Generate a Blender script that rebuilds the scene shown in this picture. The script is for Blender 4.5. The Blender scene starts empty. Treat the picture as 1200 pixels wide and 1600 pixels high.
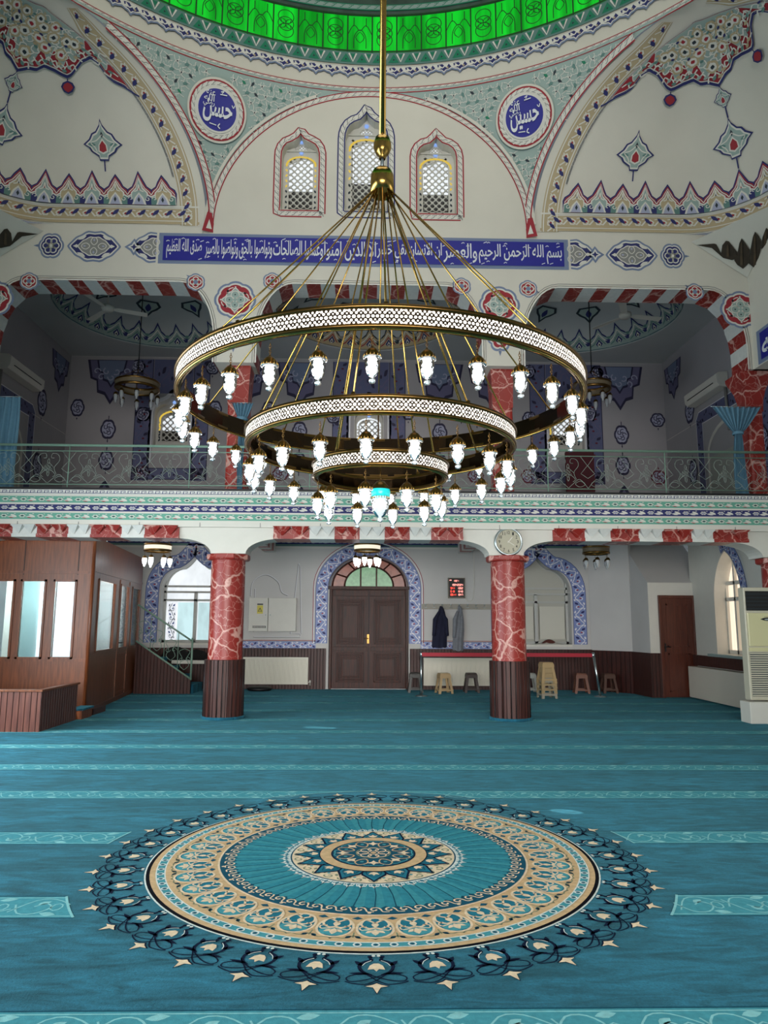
import bpy, bmesh, math, random
import numpy as np
from mathutils import Vector, Matrix
random.seed(7)
SC = bpy.context.scene
COL = SC.collection
PI = math.pi
sin, cos = math.sin, math.cos

# ------------------------------------------------------------------ camera
FPX, EYE = 1130.0, 1.55
_y, _p, _r = [math.radians(v) for v in (1.27, 8.8, 0.3)]
_fw = np.array([sin(_y)*cos(_p), cos(_y)*cos(_p), sin(_p)])
_rt = np.array([cos(_y), -sin(_y), 0.0]); _up = np.cross(_rt, _fw)
_rt, _up = _rt*cos(_r)+_up*sin(_r), _up*cos(_r)-_rt*sin(_r)
cd = bpy.data.cameras.new('camera'); cam = bpy.data.objects.new('camera', cd); COL.objects.link(cam)
cd.sensor_fit = 'HORIZONTAL'; cd.sensor_width = 36.0; cd.lens = FPX/1200*36.0; cd.clip_end = 200
cam.matrix_world = Matrix(((_rt[0], _up[0], -_fw[0], 0), (_rt[1], _up[1], -_fw[1], 0), (_rt[2], _up[2], -_fw[2], EYE), (0, 0, 0, 1)))
SC.camera = cam
def _ray(x, y): return (x-600)/FPX*_rt - (y-800)/FPX*_up + _fw
def atY(x, y, Y):
    d = _ray(x, y); q = d*(Y/d[1]); return (q[0], q[1], q[2]+EYE)
def atX(x, y, X):
    d = _ray(x, y); q = d*(X/d[0]); return (q[0], q[1], q[2]+EYE)
def atZ(x, y, Z):
    d = _ray(x, y); q = d*((Z-EYE)/d[2]); return (q[0], q[1], Z)

# ------------------------------------------------------------------ world, daylight, exposure
SC.view_settings.view_transform = 'Standard'; SC.view_settings.look = 'None'
SC.view_settings.gamma = 1.0; SC.view_settings.use_curve_mapping = False
SC.view_settings.exposure = 0.22
w = bpy.data.worlds.new('sky'); SC.world = w; w.use_nodes = True
w.node_tree.nodes['Background'].inputs[0].default_value = (0.80, 0.90, 1.0, 1)
w.node_tree.nodes['Background'].inputs[1].default_value = 0.12
def area(name, loc, rot, sx, sy, power, col=(1, 1, 1), spread=180):
    l = bpy.data.lights.new(name, 'AREA'); l.shape = 'RECTANGLE'; l.size = sx; l.size_y = sy; l.energy = power; l.color = col
    l.spread = math.radians(spread); o = bpy.data.objects.new(name, l); o.location = loc; o.rotation_euler = [math.radians(a) for a in rot]; COL.objects.link(o); return o
# daylight through the tall side wall windows; front and dome panels are added fill
area('daylight_left', (-7.3, 4.5, 2.0), (0, -90, 0), 2.6, 9.0, 420, (0.80, 0.93, 1.0))
area('daylight_left_far', (-7.25, 9.6, 1.6), (0, -75, 0), 1.6, 1.6, 90, (0.85, 0.97, 1.0), 120)
area('daylight_right', (7.3, 4.0, 2.0), (0, 90, 0), 2.4, 8.0, 70, (1.0, 0.93, 0.86))
area('fill_front', (0, -2.6, 2.2), (84, 0, 0), 9.0, 2.6, 190, (1.0, 0.97, 0.93), 60)  # unseen fill added behind the camera, kept low to leave the gallery dark
area('fill_front_high', (0, -2.6, 9.3), (98, 0, 0), 8.0, 2.5, 120, (1.0, 0.97, 0.92), 62)  # second unseen fill, tilted up to brighten the tympanum
area('fill_dome', (0, 5.05, 14.2), (0, 0, 0), 7.0, 7.0, 150, (1.0, 0.98, 0.94))  # panel added inside the closed dome to brighten tympanum and floor
def sunbeam(name, x, y, deg, power):
    l = bpy.data.lights.new(name, 'SPOT'); l.energy = power; l.spot_size = math.radians(deg); l.spot_blend = 0.3; l.shadow_soft_size = 0.005; l.color = (1, .97, .9)
    o = bpy.data.objects.new(name, l); p = Vector((XSUN, y-2.0, 3.0)); o.location = p; o.rotation_euler = (Vector((x, y, 0))-p).to_track_quat('-Z', 'Y').to_euler(); COL.objects.link(o)
XSUN = 6.5
for _i, (_x, _y2, _d, _e) in enumerate(((885, 1268, 1.4, 2600), (500, 1137, 1.5, 3500))):
    _q = atZ(_x, _y2, 0); sunbeam('sunbeam', _q[0], _q[1], _d, _e)

# ------------------------------------------------------------------ materials
def lin(h):
    h = h.lstrip('#'); out = []
    for i in (0, 2, 4):
        c = int(h[i:i+2], 16)/255; out.append(c/12.92 if c <= 0.04045 else ((c+0.055)/1.055)**2.4)
    return (*out, 1)
MATS = {}
def mat(name, col='#888888', rough=0.6, metal=0.0, var=0.0, vscale=6.0, bump=0.0, bscale=40.0, emit=None, es=1.0, spec=0.5):
    if name in MATS: return MATS[name]
    m = bpy.data.materials.new(name); m.use_nodes = True; nt = m.node_tree; b = nt.nodes['Principled BSDF']
    c = lin(col) if isinstance(col, str) else (*col, 1)
    b.inputs['Base Color'].default_value = c; b.inputs['Roughness'].default_value = rough; b.inputs['Metallic'].default_value = metal
    b.inputs['Specular IOR Level'].default_value = spec
    if var or bump:
        tc = nt.nodes.new('ShaderNodeTexCoord')
    if var:
        n = nt.nodes.new('ShaderNodeTexNoise'); n.inputs['Scale'].default_value = vscale; n.inputs['Detail'].default_value = 5
        nt.links.new(tc.outputs['Object'], n.inputs['Vector'])
        r = nt.nodes.new('ShaderNodeMapRange'); r.inputs[1].default_value = 0.3; r.inputs[2].default_value = 0.7; r.inputs[3].default_value = 1-var; r.inputs[4].default_value = 1+var
        nt.links.new(n.outputs[0], r.inputs[0])
        h = nt.nodes.new('ShaderNodeHueSaturation'); h.inputs['Color'].default_value = c
        nt.links.new(r.outputs[0], h.inputs['Value']); nt.links.new(h.outputs[0], b.inputs['Base Color'])
    if bump:
        n2 = nt.nodes.new('ShaderNodeTexNoise'); n2.inputs['Scale'].default_value = bscale; n2.inputs['Detail'].default_value = 4
        nt.links.new(tc.outputs['Object'], n2.inputs['Vector'])
        bp = nt.nodes.new('ShaderNodeBump'); bp.inputs['Strength'].default_value = bump; bp.inputs['Distance'].default_value = 0.02
        nt.links.new(n2.outputs[0], bp.inputs['Height']); nt.links.new(bp.outputs[0], b.inputs['Normal'])
    if emit:
        b.inputs['Emission Color'].default_value = lin(emit); b.inputs['Emission Strength'].default_value = es
    MATS[name] = m; return m
def nodes(m): return m.node_tree, m.node_tree.nodes, m.node_tree.links, m.node_tree.nodes['Principled BSDF']
def N(nt, kind, **kw):
    n = nt.nodes.new(kind)
    for k, v in kw.items():
        if k.startswith('i'): n.inputs[int(k[1:])].default_value = v
        else: setattr(n, k, v)
    return n

PLASTER = mat('plaster', '#d6d0c4', 0.8, var=0.035, vscale=1.3, bump=0.05, bscale=25)
PLASTER2 = mat('plaster_gallery', '#cbc8c5', 0.85, var=0.04, vscale=1.2)
WHITE = mat('white_paint', '#dcd8ce', 0.55, var=0.02)
CEIL = mat('ceiling_paint', '#b9bcbc', 0.85, var=0.04, vscale=1)
O_WHITE = mat('ornament_white', '#dcd8cf', 0.7); O_RED = mat('ornament_red', '#9b2430', 0.7); O_NAVY = mat('ornament_navy', '#262a66', 0.7)
O_BLUE = mat('ornament_blue', '#15178a', 0.5); O_STEEL = mat('ornament_steel_blue', '#75829f', 0.7); O_TEAL = mat('ornament_teal', '#9aaca6', 0.7)
O_TEALD = mat('ornament_teal_deep', '#5e827c', 0.7); O_GOLD = mat('ornament_gold', '#b9a684', 0.7); O_GREEN = mat('ornament_green', '#177a5a', 0.7)
O_GREY = mat('ornament_grey', '#8b8986', 0.7); O_DARK = mat('ornament_dark', '#24303a', 0.7); O_PERI = mat('ornament_periwinkle', '#6f83b8', 0.5)
O_PURPLE = mat('ornament_purple', '#5a5577', 0.7); O_SEA = mat('ornament_sea_green', '#68a893', 0.6); O_LILAC = mat('ornament_lilac', '#a9abc4', 0.7)
CURT = mat('curtain_blue', '#5a8298', 0.75, var=0.06, vscale=20)
WOODT = None
def wood(name, c1, c2, rough, axis=2, planks=0.0, gx='X'):
    m = mat(name, c1, rough); nt, ns, L, b = nodes(m)
    tc = N(nt, 'ShaderNodeTexCoord'); mp = N(nt, 'ShaderNodeMapping'); L.new(tc.outputs['Object'], mp.inputs[0])
    s = [14, 14, 14]; s[axis] = 1.1; mp.inputs['Scale'].default_value = s
    n = N(nt, 'ShaderNodeTexNoise', i2=2.2, i3=6.0); L.new(mp.outputs[0], n.inputs['Vector'])
    mx = N(nt, 'ShaderNodeMix', data_type='RGBA'); mx.inputs[6].default_value = lin(c1); mx.inputs[7].default_value = lin(c2)
    mr = N(nt, 'ShaderNodeMapRange', i1=0.35, i2=0.65); L.new(n.outputs[0], mr.inputs[0]); L.new(mr.outputs[0], mx.inputs[0])
    L.new(mx.outputs[2], b.inputs['Base Color'])
    if planks:   # grooves between tongue-and-groove boards
        sx = N(nt, 'ShaderNodeSeparateXYZ'); L.new(tc.outputs['Object'], sx.inputs[0])
        ad = N(nt, 'ShaderNodeMath', operation='ADD'); L.new(sx.outputs['X'], ad.inputs[0]); L.new(sx.outputs['Y'], ad.inputs[1])
        md = N(nt, 'ShaderNodeMath', operation='PINGPONG', i1=planks/2); L.new((ad if gx == 'XY' else sx).outputs[0 if gx == 'XY' else gx], md.inputs[0])
        gt = N(nt, 'ShaderNodeMapRange', i1=0.0, i2=0.006, i3=0.0, i4=1.0); L.new(md.outputs[0], gt.inputs[0])
        bp = N(nt, 'ShaderNodeBump', i0=1.0, i1=0.02); L.new(gt.outputs[0], bp.inputs['Height']); L.new(bp.outputs[0], b.inputs['Normal'])
        m2 = N(nt, 'ShaderNodeMix', data_type='RGBA'); m2.inputs[6].default_value = lin('#150706'); L.new(mx.outputs[2], m2.inputs[7]); L.new(gt.outputs[0], m2.inputs[0])
        L.new(m2.outputs[2], b.inputs['Base Color'])
    return m
W_BOOTH = wood('booth_wood', '#8a4b28', '#6a371b', 0.36)
W_PLANK = wood('panelling_wood', '#47190f', '#30110b', 0.5, planks=0.075)
W_PLANKY = wood('panelling_wood_side', '#4f241b', '#391812', 0.5, planks=0.075, gx='XY')
W_PLANK_Y = wood('panelling_wood_return', '#47190f', '#30110b', 0.5, planks=0.075, gx='Y')
W_BENCH = wood('bench_wood', '#7a4638', '#5c3026', 0.38, planks=0.085, gx='X')
W_BENCHY = wood('bench_wood_side', '#6a3a30', '#4e2820', 0.45, planks=0.085, gx='Y')
W_DOOR = wood('door_wood', '#4a1e10', '#280e07', 0.42)
W_DOOR.node_tree.nodes['Principled BSDF'].inputs['Specular IOR Level'].default_value = 0.25
W_DOOR2 = wood('small_door_wood', '#663020', '#4f2418', 0.35)
GOLD = mat('polished_brass', '#cfa85a', 0.2, 1.0)
GOLD2 = mat('dark_brass', '#7d5f34', 0.28, 1.0)
GOLD3 = mat('mirror_brass', '#5f4d38', 0.12, 1.0)
STEEL = mat('brushed_steel', '#b9c4c6', 0.3, 1.0)
RAIL = mat('railing_green', '#7f9e8c', 0.45)
BLACK = mat('black_plastic', '#0c0c0e', 0.5)
def marble():
    m = mat('red_marble_paint', '#a63b35', 0.38); nt, ns, L, b = nodes(m)
    tc = N(nt, 'ShaderNodeTexCoord')
    base = N(nt, 'ShaderNodeTexNoise', i2=3.0, i3=4.0); L.new(tc.outputs['Object'], base.inputs['Vector'])
    c0 = N(nt, 'ShaderNodeMix', data_type='RGBA'); c0.inputs[6].default_value = lin('#a02c22'); c0.inputs[7].default_value = lin('#86241e'); L.new(base.outputs[0], c0.inputs[0])
    last = c0.outputs[2]
    for sc_, th, wd, st in ((6.5, 0.018, 0.12, 0.5), (2.2, 0.026, 0.32, 0.95)):
        nz = N(nt, 'ShaderNodeTexNoise', i2=sc_*1.3, i3=3.0); L.new(tc.outputs['Object'], nz.inputs['Vector'])
        sb = N(nt, 'ShaderNodeVectorMath', operation='SCALE'); L.new(nz.outputs['Color'], sb.inputs[0]); sb.inputs['Scale'].default_value = wd
        ad = N(nt, 'ShaderNodeVectorMath', operation='ADD'); L.new(tc.outputs['Object'], ad.inputs[0]); L.new(sb.outputs[0], ad.inputs[1])
        v = N(nt, 'ShaderNodeTexVoronoi', feature='DISTANCE_TO_EDGE'); v.inputs['Scale'].default_value = sc_; L.new(ad.outputs[0], v.inputs['Vector'])
        mr = N(nt, 'ShaderNodeMapRange', i1=th*0.5, i2=th*1.5, i3=st, i4=0.0); L.new(v.outputs['Distance'], mr.inputs[0])
        mx = N(nt, 'ShaderNodeMix', data_type='RGBA'); L.new(mr.outputs[0], mx.inputs[0]); L.new(last, mx.inputs[6]); mx.inputs[7].default_value = lin('#cf9c90'); last = mx.outputs[2]
    L.new(last, b.inputs['Base Color']); return m
MARBLE = marble()
def daylit(name, col, s, streak=0.0, sx=(6, 6, 0.6)):
    m = mat(name, '#000000', 0.3); nt, ns, L, b = nodes(m)
    b.inputs['Emission Strength'].default_value = s
    if streak:
        tc = N(nt, 'ShaderNodeTexCoord'); mp = N(nt, 'ShaderNodeMapping'); mp.inputs['Scale'].default_value = sx; L.new(tc.outputs['Object'], mp.inputs[0])
        n = N(nt, 'ShaderNodeTexNoise', i2=1.5, i3=3.0); L.new(mp.outputs[0], n.inputs['Vector'])
        mr = N(nt, 'ShaderNodeMapRange', i1=0.35, i2=0.65, i3=1-streak, i4=1.0); L.new(n.outputs[0], mr.inputs[0])
        h = N(nt, 'ShaderNodeHueSaturation'); h.inputs['Color'].default_value = lin(col); L.new(mr.outputs[0], h.inputs['Value']); L.new(h.outputs[0], b.inputs['Emission Color'])
    else: b.inputs['Emission Color'].default_value = lin(col)
    return m
GLASS_W = daylit('daylit_white_glass', '#e8eef2', 1.0, 0.2, (2, 2, 1.2))
GLASS_G = daylit('daylit_green_glass', '#12d02c', 0.9, 0.6, (3.5, 3.5, 0.3))
GLASS_T = daylit('daylit_teal_glass', '#c6e6ea', 0.95, 0.25, (2, 2, 1))
GLASS_Y = daylit('daylit_yellow_glass', '#d8b94a', 0.85)
GLASS_P = daylit('daylit_pale_green_glass', '#7fb386', 0.6, 0.25, (9, 9, 9))
GLASS_O = daylit('daylit_orange_glass', '#a4553f', 0.4, 0.3, (9, 9, 9))
GLASS_WARM = daylit('daylit_warm_glass', '#ffe9cf', 1.1, 0.15)
LAMP = mat('lamp_glow', '#ffffff', 0.4, emit='#f7fbff', es=7.0)
LAMP_S = mat('small_lamp_glow', '#ffffff', 0.4, emit='#f7fbff', es=4.5)
def crystal(name, tint='#ffffff', em=0.0):
    m = bpy.data.materials.new(name); m.use_nodes = True; nt = m.node_tree; nt.nodes.clear()
    o = N(nt, 'ShaderNodeOutputMaterial'); t = N(nt, 'ShaderNodeBsdfTransparent'); t.inputs[0].default_value = lin(tint)
    g = N(nt, 'ShaderNodeBsdfGlossy'); g.inputs['Roughness'].default_value = 0.08; tr = N(nt, 'ShaderNodeBsdfTranslucent'); tr.inputs[0].default_value = lin('#ffffff')
    df = N(nt, 'ShaderNodeBsdfDiffuse'); df.inputs[0].default_value = lin('#e4eef4')
    f = N(nt, 'ShaderNodeFresnel', i0=1.5)
    v = N(nt, 'ShaderNodeTexVoronoi'); v.inputs['Scale'].default_value = 70; tc = N(nt, 'ShaderNodeTexCoord'); nt.links.new(tc.outputs['Object'], v.inputs['Vector'])
    bp = N(nt, 'ShaderNodeBump', i0=0.35, i1=0.005); nt.links.new(v.outputs['Distance'], bp.inputs['Height']); nt.links.new(bp.outputs[0], g.inputs['Normal']); nt.links.new(bp.outputs[0], f.inputs['Normal'])
    s0 = N(nt, 'ShaderNodeMixShader', i0=0.5); nt.links.new(tr.outputs[0], s0.inputs[1]); nt.links.new(df.outputs[0], s0.inputs[2])
    a = N(nt, 'ShaderNodeMixShader', i0=0.6); nt.links.new(t.outputs[0], a.inputs[1]); nt.links.new(s0.outputs[0], a.inputs[2])
    b = N(nt, 'ShaderNodeMixShader'); nt.links.new(f.outputs[0], b.inputs[0]); nt.links.new(a.outputs[0], b.inputs[1]); nt.links.new(g.outputs[0], b.inputs[2])
    nt.links.new(b.outputs[0], o.inputs[0]); MATS[name] = m; return m
CRYSTAL = crystal('lantern_crystal')
CRYSTAL_T = crystal('turquoise_crystal', '#40d8d8')
def pane(name, tint='#dfe8ea', gl=0.12):
    m = bpy.data.materials.new(name); m.use_nodes = True; nt = m.node_tree; nt.nodes.clear()
    o = N(nt, 'ShaderNodeOutputMaterial'); t = N(nt, 'ShaderNodeBsdfTransparent'); t.inputs[0].default_value = lin(tint)
    g = N(nt, 'ShaderNodeBsdfGlossy'); g.inputs['Roughness'].default_value = 0.03; a = N(nt, 'ShaderNodeMixShader', i0=gl)
    nt.links.new(t.outputs[0], a.inputs[1]); nt.links.new(g.outputs[0], a.inputs[2]); nt.links.new(a.outputs[0], o.inputs[0]); MATS[name] = m; return m
PANE = pane('clear_pane')

# ------------------------------------------------------------------ mesh helpers
def wloc(p):
    v = Vector((0, 0, 0))
    while p is not None: v += p.location; p = p.parent
    return v
class MB:
    def __init__(s): s.V = []; s.F = []; s.M = []; s.mats = []; s.smooth = []
    def mi(s, m):
        if m not in s.mats: s.mats.append(m)
        return s.mats.index(m)
    def add(s, vs, fs, m, smooth=False):
        o = len(s.V); s.V += [tuple(v) for v in vs]; k = s.mi(m)
        for f in fs: s.F.append([i+o for i in f]); s.M.append(k); s.smooth.append(smooth)
    def box(s, x0, y0, z0, x1, y1, z1, m, rot=None, c=None):
        vs = [Vector((x, y, z)) for x in (x0, x1) for y in (y0, y1) for z in (z0, z1)]
        if rot is not None:
            c = Vector(c) if c else Vector(((x0+x1)/2, (y0+y1)/2, (z0+z1)/2)); vs = [rot @ (v-c)+c for v in vs]
        s.add(vs, [(0, 1, 3, 2), (4, 6, 7, 5), (0, 4, 5, 1), (2, 3, 7, 6), (0, 2, 6, 4), (1, 5, 7, 3)], m); return s
    def tube(s, pts, r, m, n=8, closed=False, caps=True):
        pts = [Vector(p) for p in pts]; k = len(pts); rs = r if isinstance(r, (list, tuple)) else [r]*k
        vs = []; ref = None
        for i, p in enumerate(pts):
            a = pts[(i-1) % k] if (closed or i > 0) else p; b = pts[(i+1) % k] if (closed or i < k-1) else p
            t = (b-a).normalized() if (b-a).length > 1e-9 else Vector((0, 0, 1))
            if ref is None: ref = t.orthogonal().normalized()
            u = (ref - t*ref.dot(t)); u = u.normalized() if u.length > 1e-6 else t.orthogonal().normalized(); ref = u; v = t.cross(u)
            vs += [p+(u*cos(2*PI*j/n)+v*sin(2*PI*j/n))*rs[i] for j in range(n)]
        fs = []
        for i in range(k if closed else k-1):
            for j in range(n):
                a = i*n+j; b = i*n+(j+1) % n; c = ((i+1) % k)*n+(j+1) % n; d = ((i+1) % k)*n+j; fs.append((a, b, c, d))
        if not closed and caps: fs += [tuple(range(n))[::-1], tuple(range((k-1)*n, k*n))]
        s.add(vs, fs, m, True); return s
    def lathe(s, prof, c, m, n=24, ax='z', sm=True, a0=0.0, a1=2*PI):
        full = abs(a1-a0-2*PI) < 1e-6; k = len(prof); vs = []; nn = n if full else n+1
        for j in range(nn):
            a = a0+(a1-a0)*j/n
            for (r, z) in prof:
                if ax == 'z': vs.append((c[0]+r*cos(a), c[1]+r*sin(a), c[2]+z))
                elif ax == 'y': vs.append((c[0]+r*cos(a), c[1]+z, c[2]+r*sin(a)))
                else: vs.append((c[0]+z, c[1]+r*cos(a), c[2]+r*sin(a)))
        fs = []
        for j in range(n):
            j2 = (j+1) % nn
            for i in range(k-1): fs.append((j*k+i, j2*k+i, j2*k+i+1, j*k+i+1))
        s.add(vs, fs, m, sm); return s
    def prism(s, poly, m, f, d0, d1):   # poly (u,v); f(u,v,d) -> xyz
        k = len(poly); vs = [f(u, v, d0) for u, v in poly]+[f(u, v, d1) for u, v in poly]
        s.add(vs, [tuple(range(k)), tuple(range(k, 2*k))[::-1]]+[(i, i+k, (i+1) % k+k, (i+1) % k) for i in range(k)], m); return s
    def grid(s, P, m, smooth=True, flip=False):  # P[i][j]
        a, b = len(P), len(P[0]); vs = [p for r in P for p in r]
        fs = [(i*b+j, (i+1)*b+j, (i+1)*b+j+1, i*b+j+1) for i in range(a-1) for j in range(b-1)]
        s.add(vs, [f[::-1] for f in fs] if flip else fs, m, smooth); return s
    def build(s, name, parent=None, world=True, bevel=0, fixn=False):
        off = wloc(parent) if (parent is not None and world) else Vector((0, 0, 0))
        me = bpy.data.meshes.new(name); me.from_pydata([Vector(v)-off for v in s.V], [], s.F)
        for m in s.mats: me.materials.append(m)
        me.polygons.foreach_set('material_index', s.M); me.polygons.foreach_set('use_smooth', s.smooth); me.update()
        if fixn:
            bm = bmesh.new(); bm.from_mesh(me); bmesh.ops.recalc_face_normals(bm, faces=bm.faces); bm.to_mesh(me); bm.free()
        o = bpy.data.objects.new(name, me); COL.objects.link(o); o.parent = parent
        if bevel:
            md = o.modifiers.new('bevel', 'BEVEL'); md.width = bevel; md.segments = 2; md.limit_method = 'ANGLE'
        return o
def thing(name, label, cat, loc=(0, 0, 0), group=None, rz=0.0):
    o = bpy.data.objects.new(name, None); COL.objects.link(o); o.location = loc; o.rotation_euler = (0, 0, rz); o.empty_display_size = 0.1
    o['label'] = label; o['category'] = cat
    if group: o['group'] = group
    return o
def tag(o, label, cat, group=None):
    o['label'] = label; o['category'] = cat
    if group: o['group'] = group
    return o
def struct(o): o['kind'] = 'structure'; return o
def dup(root, loc, label=None, group=None, rz=None, parent=None):
    def rec(o, p):
        c = o.copy(); COL.objects.link(c); c.parent = p
        for ch in list(o.children): rec(ch, c)
        return c
    r = rec(root, parent); r.location = loc
    if rz is not None: r.rotation_euler = (0, 0, rz)
    if label: r['label'] = label
    if group: r['group'] = group
    return r
def shape2d(outer, holes, f, d0, d1, m, name, parent=None):
    """a flat slab with holes: f(u,v,d)->xyz, thickness from d0 to d1"""
    bm = bmesh.new(); loops = [outer]+list(holes)
    edges = []
    for lp in loops:
        vs = [bm.verts.new((u, v, 0)) for u, v in lp]
        edges += [bm.edges.new((vs[i], vs[(i+1) % len(vs)])) for i in range(len(vs))]
    bmesh.ops.triangle_fill(bm, use_beauty=True, use_dissolve=False, edges=edges)
    vs = [(v.co.x, v.co.y) for v in bm.verts]; bm.verts.index_update(); fs = [[v.index for v in fa.verts] for fa in bm.faces]; bm.free()
    mb = MB(); k = len(vs); V = [f(u, v, d0) for u, v in vs]+[f(u, v, d1) for u, v in vs]; F = [tuple(a) for a in fs]+[tuple(i+k for i in a)[::-1] for a in fs]
    o = 0
    for lp in loops:
        n = len(lp); F += [(o+i, o+(i+1) % n, o+(i+1) % n+k, o+i+k) for i in range(n)]; o += n
    mb.add(V, F, m); return mb.build(name, parent, fixn=True)

# ------------------------------------------------------------------ painted ornament
def spline(P, n=6, closed=False):
    P = [np.array(p, float) for p in P]; k = len(P); out = []
    for i in range(k if closed else k-1):
        p0 = P[(i-1) % k] if (closed or i > 0) else P[i]; p1 = P[i]; p2 = P[(i+1) % k]; p3 = P[(i+2) % k] if (closed or i < k-2) else P[(i+1) % k]
        for j in range(n):
            t = j/n; out.append(tuple(0.5*((2*p1)+(-p0+p2)*t+(2*p0-5*p1+4*p2-p3)*t*t+(-p0+3*p1-3*p2+p3)*t**3)))
    if not closed: out.append(tuple(P[-1]))
    return out
def circ(cx, cy, r, n=16, a0=0, a1=2*PI, ry=None):
    ry = ry or r; return [(cx+r*cos(a0+(a1-a0)*i/n), cy+ry*sin(a0+(a1-a0)*i/n)) for i in range(n if abs(a1-a0-2*PI) < 1e-6 else n+1)]
def spiral(cx, cy, r0, r1, a0, a1, n=12): return [(cx+(r0+(r1-r0)*i/n)*cos(a0+(a1-a0)*i/n), cy+(r0+(r1-r0)*i/n)*sin(a0+(a1-a0)*i/n)) for i in range(n+1)]
def leaf(x0, y0, x1, y1, w, bend=0.0):
    dx, dy = x1-x0, y1-y0; nx, ny = -dy, dx; pts = []
    for t, s in ((0, 0), (.25, .75), (.5, 1), (.75, .65), (1, 0), (.75, -.65), (.5, -1), (.25, -.75)):
        b = bend*sin(PI*t); pts.append((x0+dx*t+nx*(s*w+b), y0+dy*t+ny*(s*w+b)))
    return pts
def lobed(rx, ry, n, d, p=0.0, k=48):
    out = []
    for i in range(k):
        a = 2*PI*i/k; s = 1+d*abs(cos(n*a/2))**0.7+p*(max(0, cos(2*a))**8)
        out.append((rx*s*cos(a), ry*s*sin(a)))
    return out
class Ink:
    curved = False
    def __init__(s, f, step=0.002, base=0.003, curved=False): s.f = f; s.step = step; s.base = base; s.curved = curved; s.mb = MB(); s.T = lambda x, y: (x, y); s.sc = 1.0; s.lay = 0
    def at(s, cx, cy, sc=1.0, rot=0.0, fx=1, lay=0, sy=None):
        q = Ink.__new__(Ink); q.f = s.f; q.curved = s.curved; q.step = s.step; q.base = s.base; q.mb = s.mb; T0 = s.T; c, n = cos(rot), sin(rot); sy = sy or sc
        q.T = lambda x, y: T0(cx+(x*fx*sc*c-y*sy*n), cy+(x*fx*sc*n+y*sy*c)); q.sc = s.sc*sc; q.lay = s.lay+lay; return q
    def fill(s, pts, m, lay=0):
        h = s.base+s.step*(lay+s.lay)
        if not s.curved: s.mb.add([s.f(*s.T(x, y), h) for x, y in pts], [tuple(range(len(pts)))], m); return
        T = [s.T(x, y) for x, y in pts]; k = len(T); cx = sum(p[0] for p in T)/k; cy = sum(p[1] for p in T)/k
        mid = [((x+cx)/2, (y+cy)/2) for x, y in T]; V = [s.f(x, y, h) for x, y in T]+[s.f(x, y, h) for x, y in mid]+[s.f(cx, cy, h)]
        s.mb.add(V, [(i, (i+1) % k, (i+1) % k+k, i+k) for i in range(k)]+[(i+k, (i+1) % k+k, 2*k) for i in range(k)], m)
    def strip(s, A, B, m, lay=0):
        h = s.base+s.step*(lay+s.lay); k = len(A)
        n = 1
        if s.curved: n = 1+min(6, int(max(math.dist(s.T(*a), s.T(*b)) for a, b in zip(A, B))/.2))
        s.mb.add([s.f(*s.T(a[0]+(b[0]-a[0])*j/n, a[1]+(b[1]-a[1])*j/n), h) for j in range(n+1) for a, b in zip(A, B)], [(j*k+i, j*k+i+1, j*k+k+i+1, j*k+k+i) for j in range(n) for i in range(k-1)], m)
    def stroke(s, pts, w, m, lay=0, closed=False, taper=None):
        pts = list(pts)
        if closed: pts = pts+[pts[0]]
        k = len(pts); A = []; B = []
        for i in range(k):
            a = pts[i-1] if i > 0 else (pts[-2] if closed else pts[0]); b = pts[i+1] if i < k-1 else (pts[1] if closed else pts[-1])
            dx, dy = b[0]-a[0], b[1]-a[1]; l = math.hypot(dx, dy) or 1; ww = w/2*(taper(i/(k-1)) if taper else 1)
            A.append((pts[i][0]-dy/l*ww, pts[i][1]+dx/l*ww)); B.append((pts[i][0]+dy/l*ww, pts[i][1]-dx/l*ww))
        s.strip(A, B, m, lay)
    def dot(s, x, y, r, m, lay=0, n=8): s.fill(circ(x, y, r, n), m, lay)
    def ring(s, cx, cy, r0, r1, m, lay=0, n=48, a0=0, a1=2*PI):
        A = [(cx+r0*cos(a0+(a1-a0)*i/n), cy+r0*sin(a0+(a1-a0)*i/n)) for i in range(n+1)]; B = [(cx+r1*cos(a0+(a1-a0)*i/n), cy+r1*sin(a0+(a1-a0)*i/n)) for i in range(n+1)]; s.strip(A, B, m, lay)
    def build(s, name, parent): return s.mb.build(name, parent)
def resample(path, step, closed=False):
    P = list(path)+([path[0]] if closed else []); L = [0]
    for a, b in zip(P, P[1:]): L.append(L[-1]+math.hypot(b[0]-a[0], b[1]-a[1]))
    n = max(1, round(L[-1]/step)); out = []; j = 0
    for i in range(n if closed else n+1):
        t = L[-1]*i/n
        while j < len(L)-2 and L[j+1] < t: j += 1
        d = (L[j+1]-L[j]) or 1; q = (t-L[j])/d; a, b = P[j], P[j+1]
        out.append((a[0]+(b[0]-a[0])*q, a[1]+(b[1]-a[1])*q, math.atan2(b[1]-a[1], b[0]-a[0])))
    return out, L[-1]/n
def offset(path, d, closed=False):
    k = len(path); out = []
    for i in range(k):
        a = path[i-1] if (i > 0 or closed) else path[0]; b = path[(i+1) % k] if (i < k-1 or closed) else path[-1]
        p = path[i]; u = np.array([p[0]-a[0], p[1]-a[1]]); v = np.array([b[0]-p[0], b[1]-p[1]])
        u = u/(np.linalg.norm(u) or 1); v = v/(np.linalg.norm(v) or 1)
        if not u.any(): u = v
        if not v.any(): v = u
        n = np.array([-(u+v)[1], (u+v)[0]]); l = np.linalg.norm(n) or 1; n = n/l; c = max(0.45, abs(n @ np.array([-u[1], u[0]])))
        out.append((p[0]+n[0]*d/c, p[1]+n[1]*d/c))
    return out
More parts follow.
